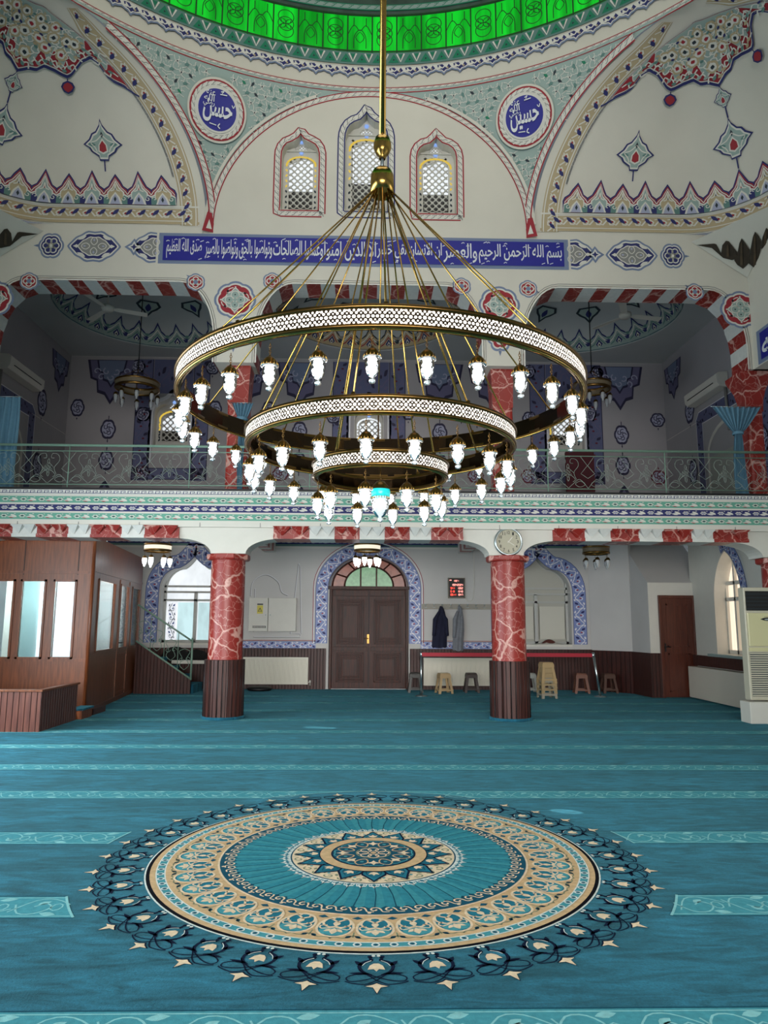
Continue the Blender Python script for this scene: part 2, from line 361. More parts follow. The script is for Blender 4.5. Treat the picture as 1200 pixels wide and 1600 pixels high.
def rope(k, path, w, edge=None, base=None, twist=None, closed=False, lay=0, step=None):
    edge = edge or O_RED; base = base or O_WHITE; twist = twist or O_GREY
    pp, st = resample(path, (step or w*0.9), closed); P = [(a, b) for a, b, _ in pp]
    k.stroke(P, w*1.08, edge, lay, closed); k.stroke(P, w*0.70, base, lay+1, closed)
    for (x, y, a) in pp:
        q = k.at(x, y, w, a, lay=lay+2); q.stroke([(-.42, -.26), (-.12, -.16), (.12, .16), (.42, .26)], .11, twist); q.stroke([(-.3, .1), (-.1, .22), (.1, .24)], .06, twist)
def band(k, path, w, base, step, motif, closed=False, lay=0, edge=None, ew=0.06):
    pp, st = resample(path, step, closed); P = [(a, b) for a, b, _ in pp]; fine = [(a, b) for a, b, _ in resample(path, min(step, 0.12), closed)[0]]
    k.stroke(fine, w, base, lay, closed)
    if edge:
        for sgn in (-1, 1): k.stroke(offset(fine, sgn*w*(0.5-ew/2), closed), w*ew, edge, lay+1, closed)
    for i in range(len(pp)-(0 if closed else 1)):
        x, y, a = pp[i]; x2, y2, a2 = pp[(i+1) % len(pp)]
        ang = math.atan2(y2-y, x2-x); q = k.at((x+x2)/2, (y+y2)/2, st, ang, lay=lay+2, sy=w); motif(q, i)
# motifs live in a cell x -0.5..0.5 (one step) and y -0.5..0.5 (band width)
def m_scroll(c1, c2=None, c3=None):
    def f(q, i):
        s = 1 if i % 2 else -1
        q.stroke([(-.5, 0), (-.25, .26*s), (0, .3*s), (.25, .1*s), (.5, 0)], .07, c1)
        q.stroke(spiral(-.1, -.08*s, .3, .05, PI*.6*s, PI*.6*s+s*5.2, 9), .065, c1)
        q.fill(leaf(.12, -.1*s, .42, -.36*s, .28), c2 or c1); q.fill(leaf(-.45, .32*s, -.2, .4*s, .25), c1)
        q.fill(leaf(.1, .38*s, .45, .3*s, .2), c1); q.dot(-.1, -.08*s, .085, c3 or c2 or c1, 1, 6)
    return f
def m_gold(q, i):
    q.stroke([(-.5, -.22), (-.2, .12), (.15, .22), (.42, .05), (.3, -.2), (.05, -.18), (-.02, .02)], .11, O_WHITE)
    q.stroke([(-.5, .25), (-.2, .3), (.1, .02), (.5, -.22)], .07, O_WHITE)
    q.fill(leaf(-.3, .34, .22, -.1, .2), O_NAVY, 1); q.dot(.22, .02, .09, O_RED, 1, 6)
def m_meander(q, i): q.stroke([(-.5, -.3), (-.28, -.3), (-.28, .3), (.3, .3), (.3, -.06), (0, -.06)], .13, O_NAVY); q.stroke([(-.5, -.3), (.5, -.3)], .13, O_NAVY)
def m_floret(c_out, c_in, c_acc):
    def f(q, i):
        for j in range(6): q.dot(-.25+.13*cos(j*PI/3), .17*sin(j*PI/3)*1.2, .075, c_out, 0, 6)
        q.dot(-.25, 0, .09, c_in, 1, 6)
        q.fill([(-.08, -.16), (.2, -.24), (.46, -.2), (.42, 0), (.28, .2), (.14, .26), (.1, .1), (.2, .02), (.02, -.06)], c_out)
        q.fill(leaf(.0, -.2, .3, -.3, .2), c_acc, 1); q.dot(.34, .33, .06, c_out, 0, 5); q.dot(-.05, .3, .05, c_out, 0, 5)
    return f
def medallion(k, col=None, out=None, core=None, rx=1.0, ry=1.0, n=8, d=0.08, det=True):
    col = col or O_RED; out = out or O_STEEL; core = core or O_TEAL; L = lobed
    k.fill(L(rx, ry, n, d), out, 0); k.fill([(x*.89, y*.89) for x, y in L(rx, ry, n, d)], O_WHITE, 1); k.fill([(x*.80, y*.80) for x, y in L(rx, ry, n, d)], col, 2)
    D = []
    for i in range(32):
        a = 2*PI*i/32; r = .66/(abs(cos(a))**1.15+abs(sin(a))**1.15)**(1/1.15)*(1+.06*cos(8*a)); D.append((rx*r*1.05*cos(a), ry*r*1.05*sin(a)))
    k.fill(D, O_WHITE, 3); k.fill([(x*.88, y*.88) for x, y in D], core, 4)
    for j in range(4):
        q = k.at(0, 0, 1, j*PI/2) if abs(rx-ry) < .01 else None
        a = j*PI/2
        def R(x, y): return ((x*cos(a)-y*sin(a))*rx, (x*sin(a)+y*cos(a))*ry)
        S = lambda p, w_, m_, l_: k.stroke([R(*t) for t in p], w_, m_, l_)
        S(spline([(.08, .04), (.22, .2), (.42, .16), (.5, 0), (.42, -.16), (.22, -.2), (.08, -.04)], 3), .045, O_WHITE, 5)
        k.fill([R(.34, .0), R(.29, .05), R(.24, 0), R(.29, -.05)], O_DARK, 5)
        S(spline([(.25, .25), (.4, .42), (.62, .3), (.7, .1)], 3), .05, O_WHITE, 3)
        k.fill([R(*t) for t in leaf(.42, .42, .58, .34, .3)], O_DARK if col is O_RED else O_WHITE, 3)
        k.dot(*R(.73, 0), .05, O_WHITE, 3)
    return k
def finial(k, col, x=0, y=0, s=1.0, rot=0.0): k.at(x, y, s, rot).fill([(0, -.05), (.12, .16), (.3, .1), (.6, 0), (.3, -.1), (.12, -.16), (0, .05)], col, 0)
# ================================================================== THE ROOM
XW = 6.75; YB = 17.8; YA = 12.0; ZS = 8.52; AH = 2.75; AW = 2.9; DY = 5.05; RD = 6.97; XO = 7.6
fB = lambda u, v, d: (u, d, v)              # vertical plane facing the camera; d is Y
def planeY(Y): return lambda u, v, h: (u, Y-h, v)
def planeX(X, s): return lambda u, v, h: (X+s*h, u, v)

# ---- carpeted floor
def carpet_mat():
    m = mat('turquoise_carpet', '#1f6f86', 0.95, spec=0.1); nt, ns, L, b = nodes(m)
    tc = N(nt, 'ShaderNodeTexCoord')
    def layer(scale, rotz, st):
        mp = N(nt, 'ShaderNodeMapping'); mp.inputs['Scale'].default_value = scale; mp.inputs['Rotation'].default_value = (0, 0, rotz); L.new(tc.outputs['Object'], mp.inputs[0])
        n = N(nt, 'ShaderNodeTexNoise', i2=1.0, i3=6.0, i4=0.6); n.inputs['Distortion'].default_value = 1.6; L.new(mp.outputs[0], n.inputs['Vector'])
        r = N(nt, 'ShaderNodeMapRange', i1=0.3, i2=0.7, i3=1-st, i4=1+st); L.new(n.outputs[0], r.inputs[0]); return r.outputs[0]
    a = layer((1.0, 2.0, 1), 0.2, 0.42); c = layer((2.6, 10.0, 1), 0.3, 0.55); d = layer((60, 60, 60), 0, 0.28)
    m1 = N(nt, 'ShaderNodeMath', operation='MULTIPLY'); L.new(a, m1.inputs[0]); L.new(c, m1.inputs[1])
    m2 = N(nt, 'ShaderNodeMath', operation='MULTIPLY'); L.new(m1.outputs[0], m2.inputs[0]); L.new(d, m2.inputs[1])
    h = N(nt, 'ShaderNodeHueSaturation'); h.inputs['Color'].default_value = lin('#225c72'); L.new(m2.outputs[0], h.inputs['Value']); L.new(h.outputs[0], b.inputs['Base Color'])
    bp = N(nt, 'ShaderNodeBump', i0=0.4, i1=0.01); L.new(d, bp.inputs['Height']); L.new(bp.outputs[0], b.inputs['Normal'])
    b.inputs['Sheen Weight'].default_value = 0.22; b.inputs['Sheen Roughness'].default_value = 0.5; b.inputs['Sheen Tint'].default_value = lin('#7fd0dc')
    return m
CARPET = carpet_mat()
def cmat(name, col): return mat(name, col, 0.95, var=0.12, vscale=30, spec=0.1, bump=0.2, bscale=200)
C_BAND = cmat('carpet_band', '#4d9fae'); C_BANDL = cmat('carpet_band_line', '#8fd0d4'); C_CREAM = cmat('carpet_cream', '#ecd8b8'); C_BEIGE = cmat('carpet_beige', '#d6b78c')
C_NAVY = cmat('carpet_navy', '#0e1d38'); C_TEAL = cmat('carpet_teal', '#287a90'); C_TEALL = cmat('carpet_teal_light', '#4c9fab'); C_TEALD = cmat('carpet_teal_dark', '#1b566c')
C_GA = cmat('carpet_gore_light', '#3f95a2'); C_GB = cmat('carpet_gore_deep', '#348a9b'); C_BEIGED = cmat('carpet_sage', '#8a9478'); C_WHITE = cmat('carpet_white', '#dfe9e4'); C_BLACK = cmat('carpet_black', '#070b16')
mb = MB(); mb.add([(-XO, -3.5, 0), (XO, -3.5, 0), (XO, YB, 0), (-XO, YB, 0)], [(0, 1, 2, 3)], CARPET); floor = struct(mb.build('floor'))
fl = lambda u, v, h: (u, v, h)
# prayer-row bands woven across the carpet
K = Ink(fl, 0.0008, 0.001)
def carpet_cell(q, i):
    s = 1 if i % 2 else -1
    q.stroke(spline([(-.5, -.1*s), (-.3, .3*s), (0, .32*s), (.2, .05*s), (.05, -.15*s), (-.12, 0)], 3), .035, C_BANDL)
    q.stroke(spline([(-.5, .25*s), (-.2, -.3*s), (.15, -.35*s), (.5, -.1*s)], 3), .03, C_BANDL); q.fill(leaf(.1, .3*s, .42, .38*s, .25), C_BANDL); q.fill(leaf(-.1, -.1*s, .1, -.25*s, .3), C_BANDL)
    q.stroke(circ(.3, -.02, .1, 8, ry=.16), .03, C_BANDL, closed=True)
for y0 in (3.21, 4.46, 5.76, 7.11, 8.39, 9.72, 11.02, 12.3, 13.6, 14.9, 16.2):
    gap = lambda y: math.sqrt(max(0, 1.9**2-(y-5.18)**2))   # the bands stop on a circle round the medallion
    g0 = gap(y0-.15); segs = [(-XO+.3, .055-g0), (.055+g0, XO-.3)] if g0 > 0 else [(-XO+.3, XO-.3)]
    for a, b in segs:
        yc = y0-.15; st = .30 if y0 < 9 else .6; pp, s_ = resample([(a, yc), (b, yc)], st)
        ys = [yc-.15+.3*j/6 for j in range(7)]; ea = lambda y: .055+gap(y) if g0 > 0 and a > 0 else a; eb = lambda y: .055-gap(y) if g0 > 0 and b < .055 else b
        K.fill([(eb(y), y) for y in ys]+[(ea(y), y) for y in ys[::-1]], C_BAND)
        for e in (-.13, .13): K.stroke([(ea(yc+e), yc+e), (eb(yc+e), yc+e)], .008, C_BANDL, 1)
        for e in (-.155, .155): K.stroke([(ea(yc+e*.97), yc+e), (eb(yc+e*.97), yc+e)], .008, C_TEALD, 1)
        for i in range(len(pp)-1): abs((pp[i][0]+pp[i+1][0])/2-.055)-s_/2 < ((gap(yc-.15)+gap(yc+.15))/2-.06 if g0 > 0 else -9) or carpet_cell(K.at((pp[i][0]+pp[i+1][0])/2, yc, s_, 0, lay=1, sy=.3), i)
        if len(segs) == 2:
            K.stroke([((eb if b < .1 else ea)(y), y) for y in ys], .014, C_BANDL, 2)
K.build('carpet_row_bands', floor)
# round medallion woven in the carpet
K = Ink(fl, 0.0008, 0.0012); CX, CY = .055, 5.18
k0 = K.at(CX, CY, 1.0)
k0.fill(circ(0, 0, 1.472, 120), C_WHITE, 0); k0.fill(circ(0, 0, 1.462, 120), C_BLACK, 1); k0.fill(circ(0, 0, 1.44, 120), C_BEIGE, 2); k0.fill(circ(0, 0, 1.405, 96), C_TEALL, 3)
k0.ring(0, 0, 1.345, 1.353, C_WHITE, 4, 96); k0.ring(0, 0, 1.397, 1.405, C_WHITE, 4, 96); k0.fill(circ(0, 0, 1.345, 96), C_BEIGE, 4)
for i in range(96): 
    a = 2*PI*i/96; k0.stroke(circ(1.375*cos(a), 1.375*sin(a), .019, 8), .009, C_WHITE, 5, True); k0.dot(1.375*cos(a), 1.375*sin(a), .011, C_TEALD, 5, 6)
def pol(q, i, n, r, ph=0.0, fx=1, lay=0):   # local x tangential, y outward; i=0 points to the camera (-Y)
    a = -PI/2+2*PI*(i+ph)/n; return q.at(r*cos(a), r*sin(a), 1.0, a-PI/2, fx, lay)
for i in range(36):
    q = pol(k0, i, 36, 1.178).at(0, 0, 1.12)
    ov = [(.084*cos(t)*(1+.10*sin(t)), .108*sin(t)+(.0)) for t in [2*PI*j/20 for j in range(20)]]
    q.fill(ov, C_TEAL, 5); q.stroke(ov, .012, C_CREAM, 6, True); q.fill([(x*.8, y*.45+.045) for x, y in ov], C_TEALL, 6)
    for s in (-1, 1):
        q.stroke(spline([(0, -.05), (s*.045, -.085), (s*.065, -.03), (s*.03, .01), (0, .0)], 3), .012, C_CREAM, 7)
        q.stroke(spline([(0, .01), (s*.06, .03), (s*.07, .0), (s*.04, -.01)], 3), .008, C_CREAM, 7)
        q.dot(s*.03, -.09, .014, C_CREAM, 7, 6)
        q.fill(leaf(s*.01, .03, s*.045, .06, .25), C_CREAM, 7)
    q.fill(leaf(0, .02, 0, .085, .3), C_CREAM, 7); q.fill(leaf(0, -.06, 0, .0, .3), C_CREAM, 7)
    q = pol(k0, i, 36, 1.178, .5)
    q.fill([(0, -.1), (.03, -.115), (0, -.14), (-.03, -.115)], C_TEALD, 5)
    for s in (-1, 1): q.stroke(spline([(0, .1), (s*.05, .13), (s*.09, .12), (s*.12, .135)], 3), .008, C_BEIGED, 5); q.fill(leaf(s*.01, .1, s*.04, .13, .3), C_TEALD, 5)
    q.stroke([(0, .06), (0, .12)], .008, C_BEIGED, 5)
k0.fill(circ(0, 0, 1.025, 96), C_CREAM, 7); k0.fill(circ(0, 0, 1.012, 96), C_TEALD, 8)
for i in range(72):
    q = pol(k0, i, 72, .945); s = 1
    q.stroke(spiral(0, 0, .034, .008, PI, PI+6.5, 9), .011, C_CREAM, 9); q.stroke(spline([(-.034, 0), (-.045, .03), (-.08, .03)], 3), .009, C_CREAM, 9)
    if i % 3 == 0: q.dot(.03, .045, .012, C_CREAM, 9, 6)
k0.fill(circ(0, 0, .90, 96), C_TEALL, 9)
for i in range(96):   # fan of shaded gores
    a0 = 2*PI*i/96; a1 = 2*PI*(i+1)/96
    k0.fill([(.56*cos(a0), .56*sin(a0)), (.56*cos(a1), .56*sin(a1)), (.90*cos(a1), .90*sin(a1)), (.93*cos((a0+a1)/2), .93*sin((a0+a1)/2)), (.90*cos(a0), .90*sin(a0))], (C_GA, C_GB)[i % 2], 10)
    if i % 2: k0.stroke([(.56*cos(a1), .56*sin(a1)), (.74*cos(a1+.012), .74*sin(a1+.012)), (.92*cos(a1+.0), .92*sin(a1+.0))], .007, C_TEALD, 11)
for i in range(48):   # lace edge
    q = pol(k0, i, 48, .57); q.fill([(-.037, -.02), (.037, -.02), (.03, .03), (.012, .035), (0, .062), (-.012, .035), (-.03, .03)], C_WHITE, 11); q.dot(0, .012, .014, C_TEAL, 12, 6)
    for s in (-1, 1): q.dot(s*.022, .012, .008, C_TEAL, 12, 5)
k0.fill(circ(0, 0, .555, 72), C_TEALD, 12); k0.fill(circ(0, 0, .545, 72), C_CREAM, 13)
for i in range(32):
    q = pol(k0, i, 32, .50); q.stroke(spiral(0, 0, .034, .01, 0, 6, 8), .011, C_BEIGED, 14); q.dot(.03, -.04, .012, C_TEALL, 14, 6); q.fill(leaf(-.02, -.05, -.045, -.02, .3), C_BEIGED, 14)
for i in range(16):
    q = pol(k0, i, 16, 0)
    q.fill([(-.085, .30), (-.078, .41), (-.045, .46), (0, .535), (.045, .46), (.078, .41), (.085, .30)], C_NAVY, 15+(i % 2)*3); q.fill([(-.072, .30), (-.066, .40), (-.038, .445), (0, .51), (.038, .445), (.066, .40), (.072, .30)], C_TEAL, 16+(i % 2)*3)
    q.stroke([(-.05, .32), (-.045, .40), (0, .46), (.045, .40), (.05, .32)], .009, C_TEALD, 17+(i % 2)*3)
    q = pol(k0, i, 16, .40, lay=21); q.fill([(0, .035), (.012, .01), (.035, .015), (.02, -.02), (0, -.03), (-.02, -.02), (-.035, .015), (-.012, .01)], C_CREAM)
k0.fill(circ(0, 0, .365, 72), C_NAVY, 22); k0.fill(circ(0, 0, .358, 72), C_BEIGE, 23); k0.fill(circ(0, 0, .285, 60), C_NAVY, 24); k0.fill(circ(0, 0, .275, 60), C_TEALD, 25)
for i in range(8):
    q = pol(k0, i, 8, .20, lay=26); q.fill([(0, .05), (.014, .02), (.045, .01), (.014, -.01), (0, -.04), (-.014, -.01), (-.045, .01), (-.014, .02)], C_CREAM)
    q.stroke(spline([(-.07, .03), (-.05, .06), (0, .058), (.05, .06), (.07, .03)], 3), .009, C_TEALL)
    q = pol(k0, i, 8, .17, .5, lay=26); q.stroke(spline([(0, .09), (.04, .05), (.03, 0), (0, -.03), (-.03, 0), (-.04, .05)], 3, True), .01, C_BEIGE, 0, True); q.dot(0, .03, .014, C_TEALL, 1, 6)
    q = pol(k0, i, 8, .07, lay=27); q.stroke(circ(0, 0, .036, 12), .009, C_CREAM, 0, True)
k0.stroke(circ(0, 0, .115, 24), .008, C_BEIGED, 27, True); k0.dot(0, 0, .02, C_BEIGE, 27, 10)
# outer wreath of tulips and loops
for i in range(36):
    q = pol(k0, i, 36, 1.475).at(0, 0, 1.0, sy=1.14)
    for s in (-1, 1):
        q.stroke(spline([(s*.012, .01), (s*.028, .035), (s*.02, .05), (s*.06, .07), (s*.078, .105), (s*.06, .15), (s*.02, .175)], 3), .013, C_NAVY, 1, taper=lambda t: .6+.9*sin(PI*t))
        q.stroke(spline([(s*.022, .055), (s*.05, .075), (s*.064, .10)], 3), .004, C_WHITE, 2)
        q.fill(leaf(s*.062, .10, s*.10, .055, .22), C_NAVY, 1); q.fill(leaf(s*.03, .165, s*.125, .16, .12), C_NAVY, 1)
        q.dot(s*.03, .02, .012, C_NAVY, 1, 6); q.dot(s*.012, .012, .01, C_WHITE, 2, 5)
        q.stroke(spline([(s*.0, .22), (s*.06, .165), (s*.13, .19), (s*.12, .225), (s*.05, .215), (s*-.05, .165), (s*-.08, .13)], 4), .007, C_NAVY, 1)
        q.stroke(spline([(s*.0, .22), (s*.05, .25), (s*.11, .24), (s*.14, .225)], 4), .007, C_NAVY, 1)
    q.fill([(0, .15), (.012, .13), (.04, .135), (.03, .10), (.012, .082), (-.012, .082), (-.03, .10), (-.04, .135), (-.012, .13)][::-1], C_CREAM, 3)
    q.fill([(0, .33), (.02, .275), (.06, .265), (.02, .25), (0, .235), (-.02, .25), (-.06, .265), (-.02, .275)], C_NAVY, 2)
    q.fill([(0, .322), (.017, .277), (.05, .268), (.018, .257), (0, .245), (-.018, .257), (-.05, .268), (-.017, .277)], C_CREAM, 3)
K.build('carpet_medallion', floor)

# ---- upper arcade wall with three flat-headed arches
def arch_pts(xc, hf, w, zt, hz, z0, n=9):
    """left springing -> over -> right springing"""
    L = [(xc-hf-w, z0)]
    L += [(xc-hf-w*cos(t*PI/2/n), zt-hz+hz*sin(t*PI/2/n)) for t in range(n+1)]
    R = [(2*xc-x, z) for x, z in L[::-1]]; return L+R
ZSPR = 6.0
ARCH = [arch_pts(xc, 1.34, .66, 7.5, 1.1, ZSPR) for xc in (-4.68, 0.0, 4.68)]
out = [(-XO, ZSPR)]
for A in ARCH: out += A
out += [(XO, ZSPR), (XO, ZS)] + [(AW*cos(t*PI/24), ZS+AH*sin(t*PI/24)) for t in range(0, 25)] + [(-XO, ZS)]
def ogee(xc, hw, z0, zs, zt, n=8):
    R = [(xc+hw, z0), (xc+hw, zs)]+[(xc+hw*(1-(1-cos(t*PI/2/n))*0.62) if t < n else xc+hw*.38, zs+(zt-zs)*.62*sin(t*PI/2/n)) for t in range(1, n+1)]
    R += [(xc+hw*.38*(1-j/4)**1.25, zs+(zt-zs)*(.62+.38*(j/4)**1.2)) for j in range(1, 5)]
    return R+[(2*xc-x, z) for x, z in R[::-1][1:]]
WINS = [(-1.285, .33, 8.87, 9.95, 10.38), (-.09, .38, 8.87, 10.3, 10.86), (1.19, .35, 8.85, 9.95, 10.38)]
holes = [ogee(x, h, a, b, c) for x, h, a, b, c in WINS]
wall_back = struct(shape2d(out, holes, fB, YA, YA+.60, PLASTER, 'wall_arcade'))
# striped voussoirs on the arch soffits
SOFW = mat('voussoir_white', '#d9d9d4', 0.6, var=.05, vscale=14)
for ai, A in enumerate(ARCH):
    mb = MB(); pp, st = resample(A, .255)
    if len(pp) % 2 == 1: pp, st = resample(A, .255*(len(pp)-1)/(len(pp)))
    n = len(pp)-1; cut = int(n*.10)
    for i in range(n):
        a, b = pp[i], pp[i+1]; m_ = MARBLE if (i % 2 == 0) else SOFW
        for j in range(3):
            u = (a[0]+(b[0]-a[0])*j/3, a[1]+(b[1]-a[1])*j/3); v = (a[0]+(b[0]-a[0])*(j+1)/3, a[1]+(b[1]-a[1])*(j+1)/3)
            ins = lambda p: (p[0]+(.012 if p[0] < ARCH[ai][0][0]+.1 else -.012 if p[0] > ARCH[ai][-1][0]-.1 else 0), p[1]-.012)
            u, v = ins(u), ins(v)
            mb.add([(u[0], YA-.008, u[1]), (v[0], YA-.008, v[1]), (v[0], YA+.61, v[1]), (u[0], YA+.61, u[1])], [(0, 1, 2, 3)], m_)
    mb.build('striped_voussoirs', wall_back)
K = Ink(planeY(YA))
for A in ARCH: K.stroke(offset(A, -.025), .03, O_WHITE, 0); K.stroke(offset(A, .03), .012, O_GREY, 0)
# tympanum arch rope and window ropes
arc = [(AW*.985*cos(t*PI/40), ZS+AH*.975*sin(t*PI/40)) for t in range(41)]
rope(K, arc, .115, step=.13)
for (x, h, a, b, c), ed in zip(WINS, (O_RED, O_NAVY, O_RED)):
    pts = ogee(x, h+.075, a-.075, b, c+.10); rope(K, pts+[pts[0]], .13, edge=ed, step=.12)
# inscription band, its end cartouches and the painted medallions
K.fill([(-3.74, 7.80), (3.54, 7.80), (3.54, 8.38), (-3.74, 8.38)], O_STEEL, 0)
for xc, half, ln in ((-4.87, 0, 1), (-3.78, 1, 1), (3.58, -1, 1), (4.68, 0, 1)):
    k = K.at(xc, 8.10, .40 if not half else .40)
    L = [(1.18*cos(t)*(1-.12*abs(sin(2*t))), .74*sin(t)*(.82+.18*abs(sin(t)))*(1+.05*cos(10*t))) for t in [2*PI*i/48 for i in range(48)]]
    if half: L = [(x, y) for x, y in L if x*half <= 0.02]
    k.fill(L, O_STEEL, -1 if half else 0); k.fill([(x*.92, y*.88) for x, y in L], O_WHITE, 1); k.fill([(x*.86, y*.79) for x, y in L], O_NAVY, 2)
    I = [(x*.62, y*.62) for x, y in L]; k.fill(I, O_WHITE, 3); k.fill([(x*.93, y*.9) for x, y in I], O_GREY, 4)
    for j in range(4):
        a = j*PI/2
        if half and cos(a)*half > .5: continue
        q = k.at(.36*cos(a), .24*sin(a), .2, a, lay=5); q.stroke(spline([(-.9, 0), (-.2, .7), (.6, .5), (.9, 0), (.6, -.5), (-.2, -.7)], 3, True), .16, O_WHITE, 0, True); q.fill(leaf(-.1, 0, .6, 0, .3), O_LILAC, 1)
    for sx in (-1, 1):
        if half and sx == half: continue
        k.fill([(sx*.75, .09), (sx*.92, 0), (sx*.75, -.09), (sx*.68, 0)], O_WHITE, 4)
        for sy in (-1, 1): k.fill(leaf(sx*.35, sy*.5, sx*.72, sy*.3, .2), O_WHITE, 4)
for xc, s in ((-5.62, -1), (5.42, 1)):
    k = K.at(xc, 8.10, .235); k.fill(lobed(.86, .95, 6, .12), O_STEEL); k.fill(lobed(.74, .82, 6, .12), O_WHITE, 1); k.fill(lobed(.66, .72, 6, .12), O_NAVY, 2)
    for j in range(6): k.at(.38*cos(j*PI/3), .4*sin(j*PI/3), .3, j*PI/3, lay=3).stroke(circ(0, 0, .75, 10), .3, O_WHITE, 0, True)
    k.dot(0, 0, .2, O_WHITE, 3); finial(k, O_STEEL, s*.9, 0, .7, 0 if s > 0 else PI)
for xc in (-4.17, 4.02):
    k = K.at(xc, 8.10, .13); k.fill([(0, 1.25), (.5, .55), (1.3, 0), (.5, -.55), (0, -1.25), (-.5, -.55), (-1.3, 0), (-.5, .55)], O_STEEL, 2); k.fill([(0, .85), (.3, .3), (.85, 0), (.3, -.3), (0, -.85), (-.3, -.3), (-.85, 0), (-.3, .3)], O_WHITE, 3); k.fill([(0, .5), (.15, .15), (.5, 0), (.15, -.15), (0, -.5), (-.15, -.15), (-.5, 0), (-.15, .15)], O_NAVY, 4)
for xc, zc in ((-2.36, 7.14), (2.28, 7.12), (-6.55, 7.1), (6.58, 7.1)):
    medallion(K.at(xc, zc, .325), rx=1.05, ry=1.0)
for xc, zc, s in ((-3.06, 7.46, -1), (-1.72, 7.50, 1), (1.62, 7.46, -1), (2.80, 7.43, 1), (-5.95, 7.43, 1), (5.78, 7.42, -1)):
    k = K.at(xc, zc, .165, .5*s if s < 0 else -.5); k.fill(lobed(.95, .9, 6, .1), O_STEEL); k.fill(lobed(.8, .76, 6, .1), O_WHITE, 1); k.fill(lobed(.7, .66, 6, .1), O_RED, 2)
    for j in range(4): k.at(.3*cos(j*PI/2+.5), .3*sin(j*PI/2+.5), .36, j*PI/2, lay=3).stroke(circ(0, 0, .8, 10), .35, O_WHITE, 0, True)
    k.dot(0, 0, .25, O_STEEL, 4); finial(k, O_STEEL, s*.95, .2, .6, 0 if s > 0 else PI)
for xc in (2.28, -2.36):
    k = K.at(xc, 6.50, .3); k.fill(lobed(.62, .7, 6, .2), O_STEEL); k.fill(lobed(.52, .58, 6, .2), O_WHITE, 1); k.fill(lobed(.44, .5, 6, .2), O_RED, 2); k.fill(lobed(.3, .34, 4, .2), O_WHITE, 3); k.fill(lobed(.2, .24, 4, .2), O_STEEL, 4); finial(k, O_STEEL, 0, -.72, .6, -PI/2)
K.build('painted_ornament', wall_back)

# calligraphy
AR = {}
for e in 'ا,FE8D,FE8E,, ب,FE8F,FE90,FE91,FE92 ت,FE95,FE96,FE97,FE98 ح,FEA1,FEA2,FEA3,FEA4 خ,FEA5,FEA6,FEA7,FEA8 د,FEA9,FEAA,, ذ,FEAB,FEAC,, ر,FEAD,FEAE,, س,FEB1,FEB2,FEB3,FEB4 ص,FEB9,FEBA,FEBB,FEBC ض,FEBD,FEBE,FEBF,FEC0 ظ,FEC5,FEC6,FEC7,FEC8 ع,FEC9,FECA,FECB,FECC ف,FED1,FED2,FED3,FED4 ق,FED5,FED6,FED7,FED8 ل,FEDD,FEDE,FEDF,FEE0 م,FEE1,FEE2,FEE3,FEE4 ن,FEE5,FEE6,FEE7,FEE8 ه,FEE9,FEEA,FEEB,FEEC و,FEED,FEEE,, ي,FEF1,FEF2,FEF3,FEF4 ى,FEEF,FEF0,,'.split():
    ch, *r = e.split(','); AR[ch] = [int(v, 16) if v else 0 for v in r]
AR['\u0001'] = [0xFEFB, 0xFEFC, 0, 0]
def shape_ar(s):
    s = s.replace('لا', '\u0001'); o = []
    for i, c in enumerate(s):
        if c not in AR: o.append(c); continue
        pj = i > 0 and s[i-1] in AR and AR[s[i-1]][2]; nj = i+1 < len(s) and s[i+1] in AR and AR[c][2]
        o.append(chr(AR[c][(3 if nj else 1) if pj else (2 if nj else 0)]))
    return ''.join(o[::-1])
def text_ink(k, s, x0, x1, y0, y1, m, lay=0, bold=0.0, shift=None):
    """glyph outlines fitted to a box, laid into the ink layer"""
    c = bpy.data.curves.new('glyphs', 'FONT'); c.body = s; c.offset = bold; c.resolution_u = 3
    o = bpy.data.objects.new('glyphs', c); COL.objects.link(o); dg = bpy.context.evaluated_depsgraph_get()
    me = bpy.data.meshes.new_from_object(o.evaluated_get(dg)); bpy.data.objects.remove(o); bpy.data.curves.remove(c)
    V = [(v.co.x, v.co.y) for v in me.vertices]; F = [tuple(p.vertices) for p in me.polygons]; bpy.data.meshes.remove(me)
    if not V: return
    ax, bx = min(v[0] for v in V), max(v[0] for v in V); ay, by = min(v[1] for v in V), max(v[1] for v in V)
    h = k.base+k.step*(lay+k.lay); P = []
    for x, y in V:
        t = (x-ax)/(bx-ax); X = x0+(x1-x0)*t; Y = y0+(y1-y0)*(y-ay)/(by-ay)+(shift(t) if shift else 0); P.append(k.f(*k.T(X, Y), h))
    k.mb.add(P, F, m)
K = Ink(planeY(YA), base=.012)
K.fill([(-3.66, 7.86), (3.46, 7.86), (3.46, 8.32), (-3.66, 8.32)], O_BLUE, 0)
INS = mat('inscription_white', '#dfe0e4', 0.6)
parts = [('بسم الله الرحمن الرحيم', 1.93, 3.42), ('والعصر', 1.30, 1.90), ('ان الانسان لفي خسر', .12, 1.27), ('الا الذين امنوا', -.82, .10), ('وعملوا الصالحات', -1.72, -.84), ('وتواصوا بالحق', -2.32, -1.74), ('وتواصوا بالصبر', -2.92, -2.34), ('صدق الله العظيم', -3.60, -2.98)]
for s, a, b in parts:
    text_ink(K, shape_ar(s), a, b, 7.90, 8.27, INS, 1, .012)
    rr = random.Random(len(s))
    for j in range(int((b-a)*10)):   # vowel marks
        x = a+(b-a)*rr.random(); y = rr.choice((7.89, 8.24, 8.28, 8.21, 7.92))+rr.uniform(-.015, .015)
        K.stroke([(x-.03, y-.008), (x, y+.012), (x+.025, y-.004)] if j % 3 else [(x-.03, y-.012), (x+.03, y+.012)], .013, INS, 1)
K.build('inscription_band', wall_back)

